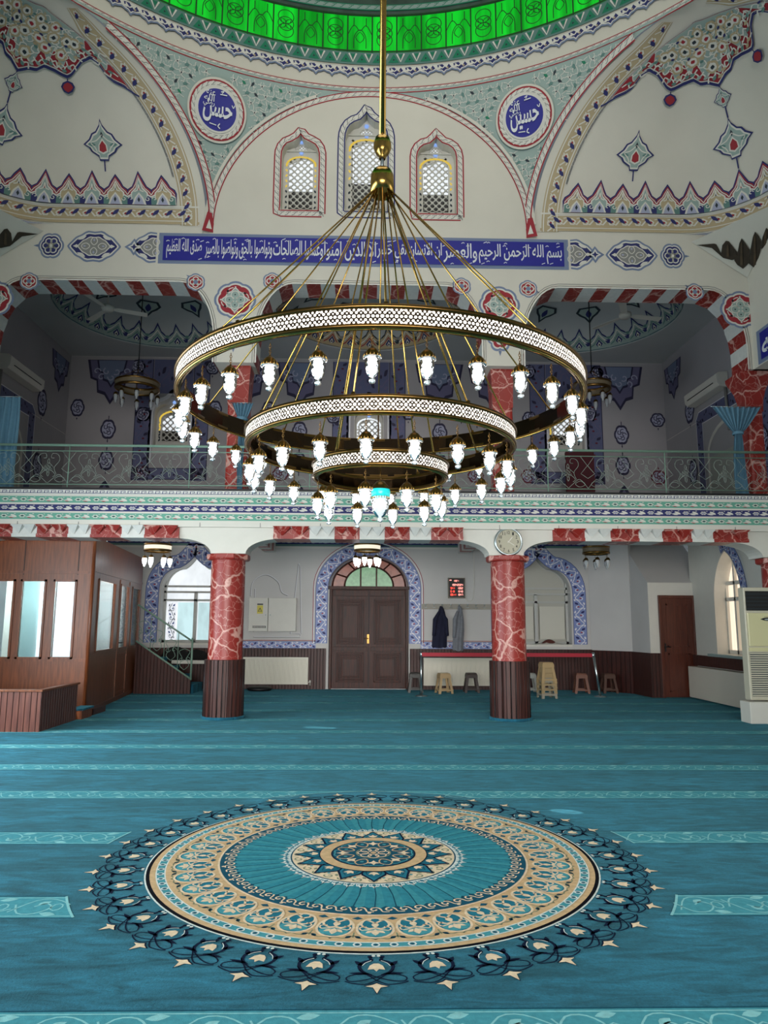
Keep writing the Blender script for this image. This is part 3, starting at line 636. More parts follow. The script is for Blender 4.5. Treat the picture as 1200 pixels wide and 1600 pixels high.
# ---- lattice windows in the tympanum
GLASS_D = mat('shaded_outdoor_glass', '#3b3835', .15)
LATT = mat('lattice_plaster', '#c9c6be', 0.7)
def lattice_window(parent_name, f, xc, hw, z0, zs, zt, cell, yellow=True, n=1, teal=False):
    o = MB(); O = ogee(xc, hw*1.02, z0, zs, zt); 
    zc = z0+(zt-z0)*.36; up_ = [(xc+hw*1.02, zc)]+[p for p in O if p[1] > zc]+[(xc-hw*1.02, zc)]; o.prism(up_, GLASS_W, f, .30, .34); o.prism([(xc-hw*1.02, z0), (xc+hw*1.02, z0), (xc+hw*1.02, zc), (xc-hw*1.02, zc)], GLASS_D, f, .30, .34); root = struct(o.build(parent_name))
    # pale plaster filigree in front of the glass
    x0, x1 = xc-hw*.66, xc+hw*.66; bt = z0+.02+hw*.34; tp = zs+hw*.35
    K = Ink(lambda u, v, h: f(u, v, .22-h), base=0, step=.012)
    K2 = K
    # solid field between arch and lattice opening
    inner = [(x1, bt), (x1, zs-.05)]+[(xc+(x1-xc)*cos(t*PI/16), zs-.05+(tp-zs)*sin(t*PI/16)) for t in range(1, 8)]+[(x0+(x1-x0)*0, zs-.05), (x0, bt)]
    zl = zs+.225; shp = shape2d(ogee(xc, hw, z0, zs, zt), [inner, [(xc+.13, zl), (xc+.115, zl+.05), (xc+.06, zl+.095), (xc, zl+.11), (xc-.06, zl+.095), (xc-.115, zl+.05), (xc-.13, zl)]], lambda u, v, d: f(u, v, d), .20, .24, LATT, 'window_frame', root)
    c = cell; i = 0
    L = MB(); ny = int((tp-bt)/c)+2; nx = int((x1-x0)/c)+2
    for s in (-1, 1):
        for j in range(-ny-nx, ny+nx):
            # diagonal bars clipped to the opening
            pts = []
            for t in np.linspace(0, 1, 60):
                z = bt+(tp-bt)*t; x = xc+s*(z-bt)-s*j*c*1.0
                lim = (x1-xc)*(1 if z < zs-.05 else math.sqrt(max(0, 1-((z-zs+.05)/(tp-zs))**2)))
                if abs(x-xc) <= lim: pts.append((x, z))
            if len(pts) > 1: L.tube([f(*pts[0], .21), f(*pts[-1], .21)], c*.10, LATT, 5)
    for a in range(-nx, nx+1):
        for b in range(ny*2+1):
            x = xc+a*c*.5*1.0; z = bt+b*c*.5
            if (a+b) % 2 == 0 and abs(x-xc) < (x1-xc) and z < tp-.02:
                L.box(*[q for q in (f(x-c*.16, z-c*.16, .20))], *[q for q in (f(x+c*.16, z+c*.16, .22))], LATT, rot=Matrix.Rotation(PI/4, 3, 'Y') if f(0, 0, 1)[1] != f(0, 0, 0)[1] else Matrix.Rotation(PI/4, 3, 'X'))
    for q in (-.09, -.03, .03, .09):
        for s in (-1, 1): L.tube([f(xc+q-s*.045, zl, .21), f(xc+q+s*.045, zl+.10, .21)], .009, LATT, 5)
    L.build('lattice', root)
    # coloured glass leaves
    for t in range(4, 29):
        a = -PI*.12+PI*1.24*(t-4)/24 if False else PI*(t-4)/24
        x = xc+hw*.80*cos(a); z = zs-.08+(tp-zs+hw*.16)*sin(a); K.at(x, z, hw*.17, a+PI/2+(.5 if t % 2 else -.5)).fill(leaf(-.6, 0, .6, 0, .28), GLASS_Y if yellow else GLASS_W, 2)
    for s in (-1, 1):
        for t in range(9):
            z = bt+(zs-bt)*(t+.3)/9; K.at(xc+s*hw*.80, z, hw*.17, PI/2+(.45 if t % 2 else -.45)).fill(leaf(-.6, 0, .6, 0, .26), (GLASS_Y if yellow else GLASS_W) if t > 3 else O_DARK, 2)
    for x, z in ((xc, tp+hw*.14), (xc, zl+.155)):
        for j in range(6): K.at(x, z, hw*.16, j*PI/3).fill(leaf(0, 0, .9, 0, .3), mat('daylit_blue_glass', '#000000', .3, emit='#86a8e8', es=.9), 3)
    K.box_ = None; K.build('coloured_glass', root)
    fr = MB(); fr.box(*f(xc-hw, zs+.18, .17), *f(xc+hw, zs+.21, .2), LATT); fr.build('transom', root)
    return root
for i, (x, h, a, b, c) in enumerate(WINS):
    lattice_window('window_%d' % (i+1), lambda u, v, d: (u, YA+d, v), x, h, a, b, c, .125, True)
# ---- pendentives between the tympanum arches and the dome ring
def hw_at(z): t = min(1, max(0, (z-ZS)/AH)); return AW*math.sqrt(max(0, 1-t*t))
def rad_at(z): return math.sqrt(RD**2*.9943+hw_at(z)**2)
def phi_at(z): return math.atan2(hw_at(z), RD)
PEND = []
ZT = ZS+AH+.02
for i in range(8):
    mb = MB(); pc = (i+.5)*PI/4; P = []
    for j in range(25):
        z = ZS+(ZT-ZS)*(1-(1-j/24)**1.6); r = rad_at(z); half = PI/8-phi_at(z) if z < ZS+AH else PI/8
        P.append([(r*sin(pc+half*(k/8-1)), DY+r*cos(pc+half*(k/8-1)), z) for k in range(17)])
    mb.grid(P, O_TEAL)
    o = struct(mb.build('wall_pendentive')); PEND.append((o, pc))
    o['label'] = 'sage green painted arabesque corner below the dome'
def pmap(pc):
    def f(u, v, h):
        z = ZS+v; r = rad_at(z)-h; p = pc+u/max(r, 1); return (r*sin(p), DY+r*cos(p), z)
    return f
for o, pc in PEND:
    if abs((pc+PI) % (2*PI)-PI) > PI*.8: continue
    K = Ink(pmap(pc), base=.012, step=.004, curved=True); near = abs(abs((pc+PI) % (2*PI)-PI)-PI/8) < .1
    H = ZT-ZS
    def halfw(v): return (PI/8-phi_at(ZS+v))*rad_at(ZS+v)
    # arabesque tracery
    c = .165; rr = random.Random(3)
    for a in range(-20, 21):
        for b in range(0, 21):
            u = (a+(.5 if b % 2 else 0))*c; v = .18+b*c*.86
            if v > H-.07 or abs(u) > halfw(v)-.05: continue
            if near and math.hypot(u, v-2.02) < .58: continue
            q = K.at(u, v, c*.52, (a*b % 4)*PI/2)
            for j in range(2):
                s = 1 if j else -1
                q.stroke(spline([(-.9*s, -.75), (-.2*s, -.5), (.15*s, 0), (.6*s, .35), (.95*s, .2)], 3), .12, O_WHITE); q.stroke(spline([(.15*s, 0), (-.35*s, .35), (-.2*s, .8)], 3), .1, O_WHITE)
            if (a+b) % 3 == 0: q.fill([(0, .35), (.28, 0), (0, -.35), (-.28, 0)], O_WHITE, 1); q.fill([(0, .22), (.17, 0), (0, -.22), (-.17, 0)], O_DARK, 2)
            elif (a+2*b) % 4 < 2: q.fill(leaf(-.5, .3, .35, -.35, .25), O_DARK if rr.random() < .7 else O_GREEN, 1)
            else: q.fill(leaf(-.5, -.2, .5, .2, .3), O_TEALD, 1)
    for s in (-1, 1):
        e = [(s*(halfw(v)-.055), v) for v in [.12+(H-.30)*(j/30)**1.0 for j in range(31)]]
        K.stroke(offset(e, 0), .05, PLASTER, 3)
    # rope lines down both sides, meeting in a point
    for s in ((-1, 1) if not near else ((1,) if sin(pc) > 0 else (-1,))):
        e = [(s*(halfw(v)-.05), v) for v in [.0+(H-.12)*j/30 for j in range(31)]]
        rope(K, e, .125, lay=4, step=.12)
    K.fill([(-.12, -.12), (.12, -.12), (.04, .25), (-.04, .25)], O_RED, 7); K.fill([(-.05, -.06), (.05, -.06), (0, .12)], O_WHITE, 8)
    if near:
        k = K.at(0, 2.02, 1.0, lay=9)
        k.fill(circ(0, 0, .52, 40), PLASTER); k.fill(circ(0, 0, .485, 40), O_RED, 1); k.fill(circ(0, 0, .465, 40), O_WHITE, 2)
        rope(k, circ(0, 0, .42, 48), .10, lay=2, closed=True, step=.11); k.fill(circ(0, 0, .365, 40), O_WHITE, 6); k.fill(circ(0, 0, .335, 40), O_BLUE, 7)
        left = sin(pc) < 0; q = k.at(0, 0, 1, 0, fx=1, lay=8)
        q = q.at(0, 0, 1, lay=5); text_ink(q, shape_ar('حسن' if left else 'حسين'), -.25, .26, -.23, .14, INS, 0, .02)
        text_ink(q, shape_ar('رضي'), -.26, -.06, .0, .10, INS, 1, .01); text_ink(q, shape_ar('الله'), -.25, -.07, .10, .19, INS, 1, .01); text_ink(q, shape_ar('عنه'), -.22, -.06, .19, .27, INS, 1, .01)
        q.stroke([(.02, .24), (.14, .25)], .016, INS, 1); q.stroke(spline([(.03, .28), (.08, .30), (.05, .26)], 3), .014, INS, 1)
        q.stroke([(.0, -.26), (-.12, -.25)], .016, INS, 1); q.stroke(spline([(.06, -.22), (.03, -.27), (.07, -.30)], 3), .018, INS, 1); q.stroke(spline([(.24, .12), (.27, .08), (.29, .13)], 3), .014, INS, 1)
    K.build('painted_arabesque', o)

# ---- dome ring, drum with green glass and dome
mb = MB()
mb.lathe([(RD+.03, ZT-.03), (RD, 12.05), (RD+.05, 12.08)], (0, DY, 0), PLASTER, 96)
ring = struct(mb.build('wall_dome_ring'))
def dmap(r): return lambda u, v, h: ((r-h)*sin(u/r), DY+(r-h)*cos(u/r), v)
K = Ink(dmap(RD), base=.012, step=.003)
ARCN = RD*PI*.42
rope(K, [(-ARCN+2*ARCN*i/160, ZT+.0) for i in range(161)], .11, lay=0, step=.13)
n = 62; st = 2*ARCN/n
K.stroke([(-ARCN+2*ARCN*i/160, 11.94) for i in range(161)], .26, O_TEALD, 0)
for i in range(n):
    q = K.at(-ARCN+st*(i+.5), 11.66, st, lay=1)
    q.fill([(-.5, .36), (.5, .36), (.5, -.12), (.3, -.22), (.16, -.24), (0, -.44), (-.16, -.24), (-.3, -.22), (-.5, -.12)], O_STEEL, 0)
    q.fill([(-.5, .34), (.5, .34), (.5, -.02), (.3, -.12), (.14, -.14), (0, -.3), (-.14, -.14), (-.3, -.12), (-.5, -.02)], O_WHITE, 1)
    q.fill([(-.42, .26), (-.1, .3), (.15, .02), (.3, .28), (.46, .05), (.28, -.07), (.1, -.1), (0, -.22), (-.12, -.08), (-.34, -.04)], O_NAVY, 2)
    q.stroke(spline([(-.3, .22), (-.1, .02), (.08, .22), (-.05, .3)], 3), .08, O_WHITE, 3); q.dot(.22, .02, .07, O_GOLD, 3, 6); q.fill(leaf(-.4, .0, -.12, .1, .3), O_WHITE, 3)
    q = K.at(-ARCN+st*(i+.5), 11.93, st, lay=2)
    q.fill([(-.48, -.28), (.2, -.28), (-.14, .32)], O_GREEN, 0); q.stroke([(.05, .34), (.30, -.22), (.52, .34)], .1, O_WHITE, 1); q.fill([(.14, .32), (.44, .32), (.3, .02)], O_GREEN, 0); q.dot(-.14, -.08, .09, O_DARK, 1, 3)
K.build('painted_garland', ring)
mb = MB(); mb.lathe([(RD+.03, 12.06), (RD+.03, 12.88)], (0, DY, 0), GLASS_G, 96); drum = struct(mb.build('window_drum'))
LEAD = mat('lead_came', '#14401a', 0.6)
K = Ink(dmap(RD), base=.02, step=.004)
n = 40; st = 2*ARCN/n
for z in (12.08, 12.84): K.stroke([(-ARCN+2*ARCN*i/160, z) for i in range(161)], .035, LEAD, 1)
for i in range(n+1):
    u = -ARCN+st*i; K.stroke([(u, 12.06), (u, 12.84)], .026, LEAD)
    q = K.at(u+st/2, 12.46, st*.5); C_ = lambda p, cl=True: q.stroke(p, .07, LEAD, 0, cl)
    if i % 2 == 0:
        for j in range(2):
            for zz in (-.62, .62) if j == 0 else (0,):
                C_(circ(0, zz, .62, 20))
        for j in range(4): C_(leaf(0, 0, .6*cos(PI/4+j*PI/2), .6*sin(PI/4+j*PI/2), .28))
    else:
        C_(spline([(-1, -.2), (-.5, .7), (0, .2), (.5, .7), (1, -.2)], 4), False); C_(spline([(-.5, -1.4), (-.45, -.3), (0, .3), (.45, -.3), (.5, -1.4)], 4), False); C_(leaf(0, -.9, 0, .1, .35)); C_([(-.5, 1.4), (-.5, .6)], False); C_([(.5, 1.4), (.5, .6)], False)
K.build('lead_tracery', drum)
mb = MB(); prof = [(RD+.05, 12.85), (RD-.03, 12.88), (RD-.03, 13.12)]
prof += [((RD-.05)*cos(t*PI/40), 13.12+3.6*sin(t*PI/40)) for t in range(1, 21)]
DOMEP = mat('dome_paint', '#3f5348', 0.8, var=.25, vscale=4)
mb.lathe(prof, (0, DY, 0), DOMEP, 96); dome = struct(mb.build('ceiling_dome'))
K = Ink(dmap(RD-.04), base=.012, step=.003)
rope(K, [(-ARCN+2*ARCN*i/160, 12.98) for i in range(161)], .12, edge=O_GREEN, base=O_TEAL, twist=O_GREEN, step=.16)
K.build('painted_rope', dome)

# ---- corner half-shells between the diagonal arches and the square room corners
XS = 6.95; RC = 1.35
def base_path():
    P = [(AW+.03, YA)]; P += [(AW+(XS-RC-AW)*i/6, YA) for i in range(1, 7)]
    P += [(XS-RC+RC*sin(t*PI/20), YA-RC+RC*cos(t*PI/20)) for t in range(1, 11)]
    P += [(XS, YA-RC-(2.7)*i/6) for i in range(1, 7)]; return P
BP = base_path(); BL = [0]
for a, b in zip(BP, BP[1:]): BL.append(BL[-1]+math.hypot(b[0]-a[0], b[1]-a[1]))
BT = BL[-1]; MX, MY = (BP[0][0]+BP[-1][0])/2, (BP[0][1]+BP[-1][1])/2
def base_at(u):
    u = min(max(u, 0), BT); j = 0
    while j < len(BL)-2 and BL[j+1] < u: j += 1
    t = (u-BL[j])/(BL[j+1]-BL[j]); return BP[j][0]+(BP[j+1][0]-BP[j][0])*t, BP[j][1]+(BP[j+1][1]-BP[j][1])*t
def shell(sx):
    def f(u, v, h):   # u along the base, v up (angle * 2.75)
        bx, by = base_at(u); b = v/AH; x = MX+(bx-MX)*cos(b); y = MY+(by-MY)*cos(b); z = ZS+AH*sin(b)
        n = Vector((MX-x, MY-y, ZS-z)).normalized()*h; return (sx*(x+n.x), y+n.y, z+n.z)
    return f
for sx in (-1, 1):
    f = shell(sx); mb = MB()
    P = [[f(BT*i/48, AH*PI/2*j/24, 0) for j in range(25)] for i in range(49)]
    mb.grid(P, PLASTER); o = struct(mb.build('wall_corner_shell'))
    K = Ink(f, base=.012, step=.005, curved=True)
    # gilt running band along base and along the arch edge
    def edge(d, s):    # path parallel to the arch edge at distance d
        out = []
        for j in range(36):
            b = 1.42*j/35; u = d/max(.28, cos(b)**1.15); out.append(((u if s > 0 else BT-u), b*AH))
        return out
    band(K, [(.28+(BT-.56)*i/60, .20) for i in range(61)], .25, O_GOLD, .24, m_gold, edge=O_WHITE)
    K.stroke([(.1+(BT-.2)*i/60, .045) for i in range(61)], .05, O_GOLD, 1); K.stroke([(.1+(BT-.2)*i/60, .35) for i in range(61)], .03, O_WHITE, 1)
    for s in (1, -1):
        A = edge(.24, s); pp, st = resample(A, .24)
        # width must shrink in u as the shell closes, so strips are laid by distance
        for d0, d1, m_, ly in ((.02, .13, PLASTER, 0), (.13, .44, O_GOLD, 0), (.15, .17, O_WHITE, 1), (.39, .41, O_WHITE, 1)): K.strip(edge(d0, s), edge(d1, s), m_, ly)
        E1 = edge(.28, s)
        Q = [f(u, v, 0) for u, v in E1]; L = [0]
        for a, b in zip(Q, Q[1:]): L.append(L[-1]+math.dist(a, b))
        nn = int(L[-1]/.24)
        for i in range(nn):
            t = L[-1]*(i+.5)/nn; j = max(k for k in range(len(L)) if L[k] <= t); j = min(j, len(E1)-2); w_ = (t-L[j])/(L[j+1]-L[j]); v = E1[j][1]+(E1[j+1][1]-E1[j][1])*w_
            b = v/AH; sc_u = 1/max(.28, cos(b)**1.15)
            q0 = Ink(lambda x, y, h, v=v, sc_u=sc_u, s=s: f((.28+y)*sc_u if s > 0 else BT-(.28+y)*sc_u, v+x*.93, h), base=.012, step=.005, curved=True); q0.mb = K.mb
            m_gold(q0.at(0, 0, .24, 0, lay=2), i)
    # cresting of pointed lobes along the base
    n = 15; c = (BT-1.0)/n
    K.strip([(.5+(BT-1.0)*i/60, .37) for i in range(61)], [(.5+(BT-1.0)*i/60, .62) for i in range(61)], O_TEAL, 1)
    for i in range(n):
        q = K.at(.5+c*(i+.5), .37, c, lay=2); big = i % 2
        hh = 1.42 if big else 1.28
        q.fill([(-.56, .5), (-.5, .66), (-.32, .78), (-.22, .98), (0, hh), (.22, .98), (.32, .78), (.5, .66), (.56, .5), (.5, .0), (-.5, .0)], O_NAVY, 0)
        q.fill([(-.5, .5), (-.45, .62), (-.28, .74), (-.18, .93), (0, hh-.1), (.18, .93), (.28, .74), (.45, .62), (.5, .5), (.5, .0), (-.5, .0)], O_RED, 1)
        q.fill([(-.40, .1), (-.36, .52), (-.16, .72), (0, hh-.26), (.16, .72), (.36, .52), (.40, .1)], O_WHITE, 2)
        q.fill([(-.34, .1), (-.3, .5), (-.13, .66), (0, hh-.36), (.13, .66), (.3, .5), (.34, .1)], O_TEAL if big else O_GOLD, 3)
        q.stroke([(-.5, .42), (-.40, .56), (-.24, .70), (-.14, .86), (0, hh-.20), (.14, .86), (.24, .70), (.40, .56), (.5, .42)], .035, O_WHITE, 3)
        for s in (-1, 1): q.fill([(s*.2, .0), (s*.52, .0), (s*.52, .36), (s*.34, .46), (s*.2, .2)], O_WHITE, 3); q.fill([(s*.26, .0), (s*.5, .0), (s*.5, .30), (s*.36, .38), (s*.26, .2)], O_NAVY if big else O_TEALD, 4)
        q.fill([(-.3, 0), (-.18, .3), (0, .52), (.18, .3), (.3, 0)], O_WHITE, 5); q.fill([(-.22, 0), (-.12, .26), (0, .43), (.12, .26), (.22, 0)], O_LILAC, 6)
        q.fill([(0, .32), (.06, .2), (0, .08), (-.06, .2)], O_DARK, 7)
        q.stroke(spline([(-.2, .55), (-.05, .62), (0, .85), (.05, .62), (.2, .55)], 3), .045, O_WHITE, 5); q.fill(leaf(0, .6, 0, .82, .3), O_RED if big else O_DARK, 4)
        for s in (-1, 1): q.stroke(spiral(s*.36, .25, .1, .03, 0, s*5, 7), .035, O_WHITE, 5)
    # pointed flowers standing on stems
    def flower(u, v, sc_, rot=0.0):
        q = K.at(u, v, sc_, rot, lay=3); O_ = [(0, 1.15), (.08, .9), (.2, .75), (.32, .6), (.55, .5), (.7, .25), (1, .02), (.72, -.12), (.6, -.3), (.25, -.5), (.22, -.68), (-.22, -.68), (-.25, -.5), (-.6, -.3), (-.72, -.12), (-1, .02), (-.7, .25), (-.55, .5), (-.32, .6), (-.2, .75), (-.08, .9)]
        q.fill(O_, O_NAVY); q.fill([(x*.88, y*.9) for x, y in O_], O_WHITE, 1); q.fill([(x*.78, y*.78) for x, y in O_], O_TEAL, 2)
        q.fill([(-.25, -.28), (-.22, .0), (0, .3), (.22, 0), (.25, -.28), (0, -.4)], O_WHITE, 3); q.fill([(-.18, -.24), (-.16, .0), (0, .2), (.16, 0), (.18, -.24), (0, -.32)], O_RED, 4)
        for s in (-1, 1): q.stroke(spline([(0, .45), (s*.3, .2), (s*.6, .1), (s*.4, -.1), (s*.3, -.3)], 3), .05, O_WHITE, 3)
        q.fill([(0, .6), (.08, .45), (0, .3), (-.08, .45)], O_DARK, 3); q.stroke([(0, -.68), (0, -1.15)], .06, O_NAVY, 0)
        for s in (-1, 1): q.fill(leaf(s*.35, .0, s*.75, .05, .2), O_TEALD, 3)
    for u, v, sc_ in ((1.76, 1.42, .40), (BT/2, 1.45, .40), (BT-1.76, 1.42, .40), (BT/2, 2.25, .22)): flower(u, v, sc_)
    # crown wreath: scalloped red border hanging from the arch edge
    half = [(.62, 2.28), (.9, 2.45), (1.1, 2.52), (1.24, 2.62), (1.30, 2.74), (1.36, 2.88), (1.55, 2.95), (1.9, 2.87), (2.15, 2.73), (2.3, 2.63), (2.42, 2.59), (2.55, 2.62), (2.8, 2.70), (3.1, 2.75), (3.2, 2.70), (3.3, 2.64), (3.5, 2.62), (3.62, 2.56), (BT/2, 2.50)]
    us = [.6+(BT-1.2)*i/110 for i in range(111)]; hv = lambda u: float(np.interp(min(u, BT-u), [p[0] for p in half], [p[1] for p in half]))
    def ve(u):
        c_ = (.47/min(u, BT-u))**(1/1.15); return AH*math.acos(max(.17, min(1, c_)))
    for dv, m_, ly in ((0, O_NAVY, 1), (.03, O_WHITE, 2), (.055, O_RED, 3), (.24, O_WHITE, 4), (.265, O_TEAL, 5)):
        A = [(u, min(hv(u)+dv*(1+.5*sin(u*14)*(dv > .2)), ve(u))) for u in us]; B = [(u, ve(u)) for u in us]; K.strip(A, B, m_, ly)
    K.stroke([(u, hv(u)+.0) for u in us], .035, O_NAVY, 6)
    rr = random.Random(11)
    for r_ in range(5):
        for i in range(30):
            u = .9+(BT-1.8)*(i+.5*(r_ % 2))/29; v = hv(u)+.15+r_*.23
            if v > ve(u)-.08: continue
            k_ = 1/max(.3, cos(v/AH)); q = Ink(lambda x, y, h, u=u, v=v, k_=k_: f(u+x*k_, v+y, h), base=.012, step=.005, curved=True); q.mb = K.mb; q = q.at(0, 0, .15, rr.choice((0, .5, -.5, PI)), lay=7)
            if r_ == 0: q.stroke(spline([(-.7, -.2), (-.2, .3), (.2, -.2), (.7, .3)], 3), .16, O_WHITE); q.fill(leaf(-.2, -.4, .4, -.1, .3), rr.choice((O_TEAL, O_GOLD, O_TEALD)), 1)
            elif (i+r_) % 3 == 0: q.fill(lobed(.62, .72, 5, .15), O_GOLD); q.fill(lobed(.4, .48, 5, .15), O_WHITE, 1); q.fill(leaf(-.1, -.25, .1, .3, .4), rr.choice((O_DARK, O_RED)), 2)
            else: q.stroke(spline([(-.8, .1), (-.3, .5), (.1, .1), (-.1, -.3), (.4, -.5), (.8, -.1)], 3), .13, O_WHITE); q.fill(leaf(.1, .2, .6, .4, .3), rr.choice((O_GOLD, O_TEALD, O_NAVY)), 1)
    # small leafy border inside the gilt arch band lower down
    for s in (1, -1):
        for d0, d1, m_ in ((.44, .50, O_WHITE), (.45, .49, O_GREY)): K.strip(edge(d0, s)[8:26], edge(d1, s)[8:26], m_, 1)
    for u in (2.42, BT-2.42):
        k_ = 1/cos(2.45/AH); q = Ink(lambda x, y, h, u=u, k_=k_: f(u+x*k_, 2.45+y, h), base=.012, step=.005, curved=True); q.mb = K.mb; q = q.at(0, -.02, .16, lay=8)
        q.stroke([(0, .9), (0, .3)], .12, O_NAVY); q.fill([(0, .7), (.55, .45), (.75, 0), (.45, -.55), (0, -.8), (-.45, -.55), (-.75, 0), (-.55, .45)], O_NAVY, 1); q.fill([(0, .5), (.38, .3), (.55, -.05), (.3, -.42), (0, -.6), (-.3, -.42), (-.55, -.05), (-.38, .3)], O_RED, 2)
    K.stroke([(BT/2, 1.9), (BT/2, 2.1)], .03, O_NAVY, 2); K.stroke([(BT/2, 2.45), (BT/2, 2.55)], .03, O_NAVY, 2)
    K.build('painted_ornament', o)
    # chamfered corner corbel with brown pointed hollows
    A_ = np.array(atY(1080, 378, 11.985)); B_ = np.array(atY(1181, 434, 11.985)); C_ = np.array((XW-.01, 10.7, 8.42)); A_[1] = B_[1] = 11.985; B_[0] = XW-.01
    nn = np.cross(B_-A_, C_-A_); nn = nn/np.linalg.norm(nn); nn = nn if nn[1] < 0 else -nn
    def onp(zx, zy, h=0.0):
        x, y = 1060+zx/8.571, 330+zy/8.571; d = _ray(x, y); o = np.array((0, 0, EYE)); t = ((A_-o) @ nn)/(d @ nn); p = o+d*t+nn*h; return (sx*p[0], p[1], p[2])
    mb = MB(); T1 = np.array((5.0, 11.985, 8.50)); mb.add([(sx*p[0], p[1], p[2]) for p in (A_, B_, C_)], [(0, 1, 2)], PLASTER); o2 = struct(mb.build('trim_corner_corbel'))
    BROWN = mat('brown_muqarnas', '#352a1d', 0.7, var=.2, vscale=8); BROWN2 = mat('brown_muqarnas_light', '#4d3d2a', 0.7, var=.2, vscale=8)
    mb = MB()
    LV = [[(240, 450), (480, 430), (510, 440), (575, 560), (600, 620), (450, 490)], [(575, 560), (590, 450), (640, 390), (680, 400), (790, 540), (760, 640), (720, 650), (600, 620)], [(800, 530), (820, 420), (850, 355), (900, 420), (960, 510), (945, 690), (870, 765), (790, 710), (750, 650)],
          [(970, 500), (1000, 340), (1030, 265), (1080, 320), (1115, 400), (1105, 510), (1040, 765), (990, 730), (945, 690)], [(1110, 500), (1130, 340), (1180, 210), (1230, 260), (1250, 340), (1140, 480)], [(1260, 330), (1270, 220), (1320, 90), (1370, 150), (1390, 250), (1290, 370)]]
    for i, L_ in enumerate(LV):
        cxm = sum(p[0] for p in L_)/len(L_); mb.add([onp(*p, .012+.004*i) for p in L_], [tuple(range(len(L_)))], BROWN)
        if i: ys = [p[1] for p in L_]; mb.add([onp(cxm-14, min(ys)+60, .04), onp(cxm+8, min(ys)+40, .04), onp(cxm+16, max(ys)-60, .04), onp(cxm-20, max(ys)-50, .04)], [(0, 1, 2, 3)], BROWN2)
    mb.build('painted_muqarnas', o2)

# ---- hall side walls (above the side galleries)
for sx, nm in ((-1, 'left'), (1, 'right')):
    mb = MB(); mb.box(sx*XW, -3.5, ZSPR, sx*(XW+.4), YA+.45, ZS, PLASTER); mb.box(sx*(XS), -3.5, ZS-.02, sx*(XS+.3), YA-3.8, 12.2, PLASTER)
    wsd = struct(mb.build('wall_hall_'+nm))
    K = Ink((lambda u, v, h: (sx*(XW-h), u, v)), base=.004)
    K.fill([(9.3, 5.9+.06), (11.85, 6.02), (11.85, 6.62), (9.3, 6.62)], O_STEEL); K.fill([(9.3, 6.02), (11.75, 6.08), (11.75, 6.56), (9.3, 6.56)], O_BLUE, 1)
    qq = Ink((lambda u, v, h: (sx*(XW-h), -u*sx, v)), base=.010); qq.mb = K.mb
    text_ink(qq, shape_ar('لا اله الا الله'), *((9.4, 11.7) if sx < 0 else (-11.7, -9.4)), 6.12, 6.50, INS, 0, .02)
    K.build('inscription_band', wsd)
# ================================================================== GALLERY
ZG = 3.75
# fascia beam, lower arcade with flat lintels on rounded brackets
out = [(-XO, 2.72)]
for xc in (-4.66, 0.0, 4.66):
    l, r = xc-2.04, xc+2.04
    n = 8; A = [(l, 2.70)]+[(l+.58*(1-cos(t*PI/2/n)), 2.70+.25*sin(t*PI/2/n)) for t in range(1, n+1)]
    out += A+[(xc+xc-x, z) for x, z in A[::-1]]
out += [(XO, 2.72), (XO, 3.2), (-XO, 3.2)]
beam = struct(shape2d(out, [], fB, 12.08, 12.55, WHITE, 'wall_lower_arcade'))
mb = MB(); mb.box(-XO, 11.98, 3.17, XO, 12.6, ZG, WHITE); mb.box(-XO, 12.5, 3.60, XO, YB, ZG, PLASTER2)
for s in (-1, 1): mb.box(s*6.98, -3.5, 3.2, s*XO, 12.1, ZG, WHITE)
mb.box(-XO, 11.95, 3.738, XO, 12.1, ZG+.02, BLACK)
fas = struct(mb.build('floor_gallery'))
K = Ink(planeY(11.98))
def strip_band(z0, z1, basec, step, motif, lay=0):
    K.fill([(-XO, z0), (XO, z0), (XO, z1), (-XO, z1)], basec, lay); n = int(2*XO/step)
    for i in range(n): motif(K.at(-XO+step*(i+.5), (z0+z1)/2, step, 0, lay=lay+1, sy=(z1-z0)), i)
strip_band(3.665, 3.735, mat('ornament_cream', '#e3e2dc', .6), .115, m_meander)
K.fill([(-XO, 3.63), (XO, 3.63), (XO, 3.665), (-XO, 3.665)], O_WHITE)
strip_band(3.515, 3.625, O_SEA, .30, m_floret(O_WHITE, O_DARK, O_RED))
K.fill([(-XO, 3.49), (XO, 3.49), (XO, 3.51), (-XO, 3.51)], O_WHITE)
strip_band(3.375, 3.485, O_NAVY, .30, m_floret(O_WHITE, O_LILAC, O_WHITE))
K.fill([(-XO, 3.35), (XO, 3.35), (XO, 3.37), (-XO, 3.37)], O_WHITE)
strip_band(3.235, 3.345, O_SEA, .30, m_floret(O_WHITE, O_DARK, O_RED))
K.build('painted_fascia', fas)
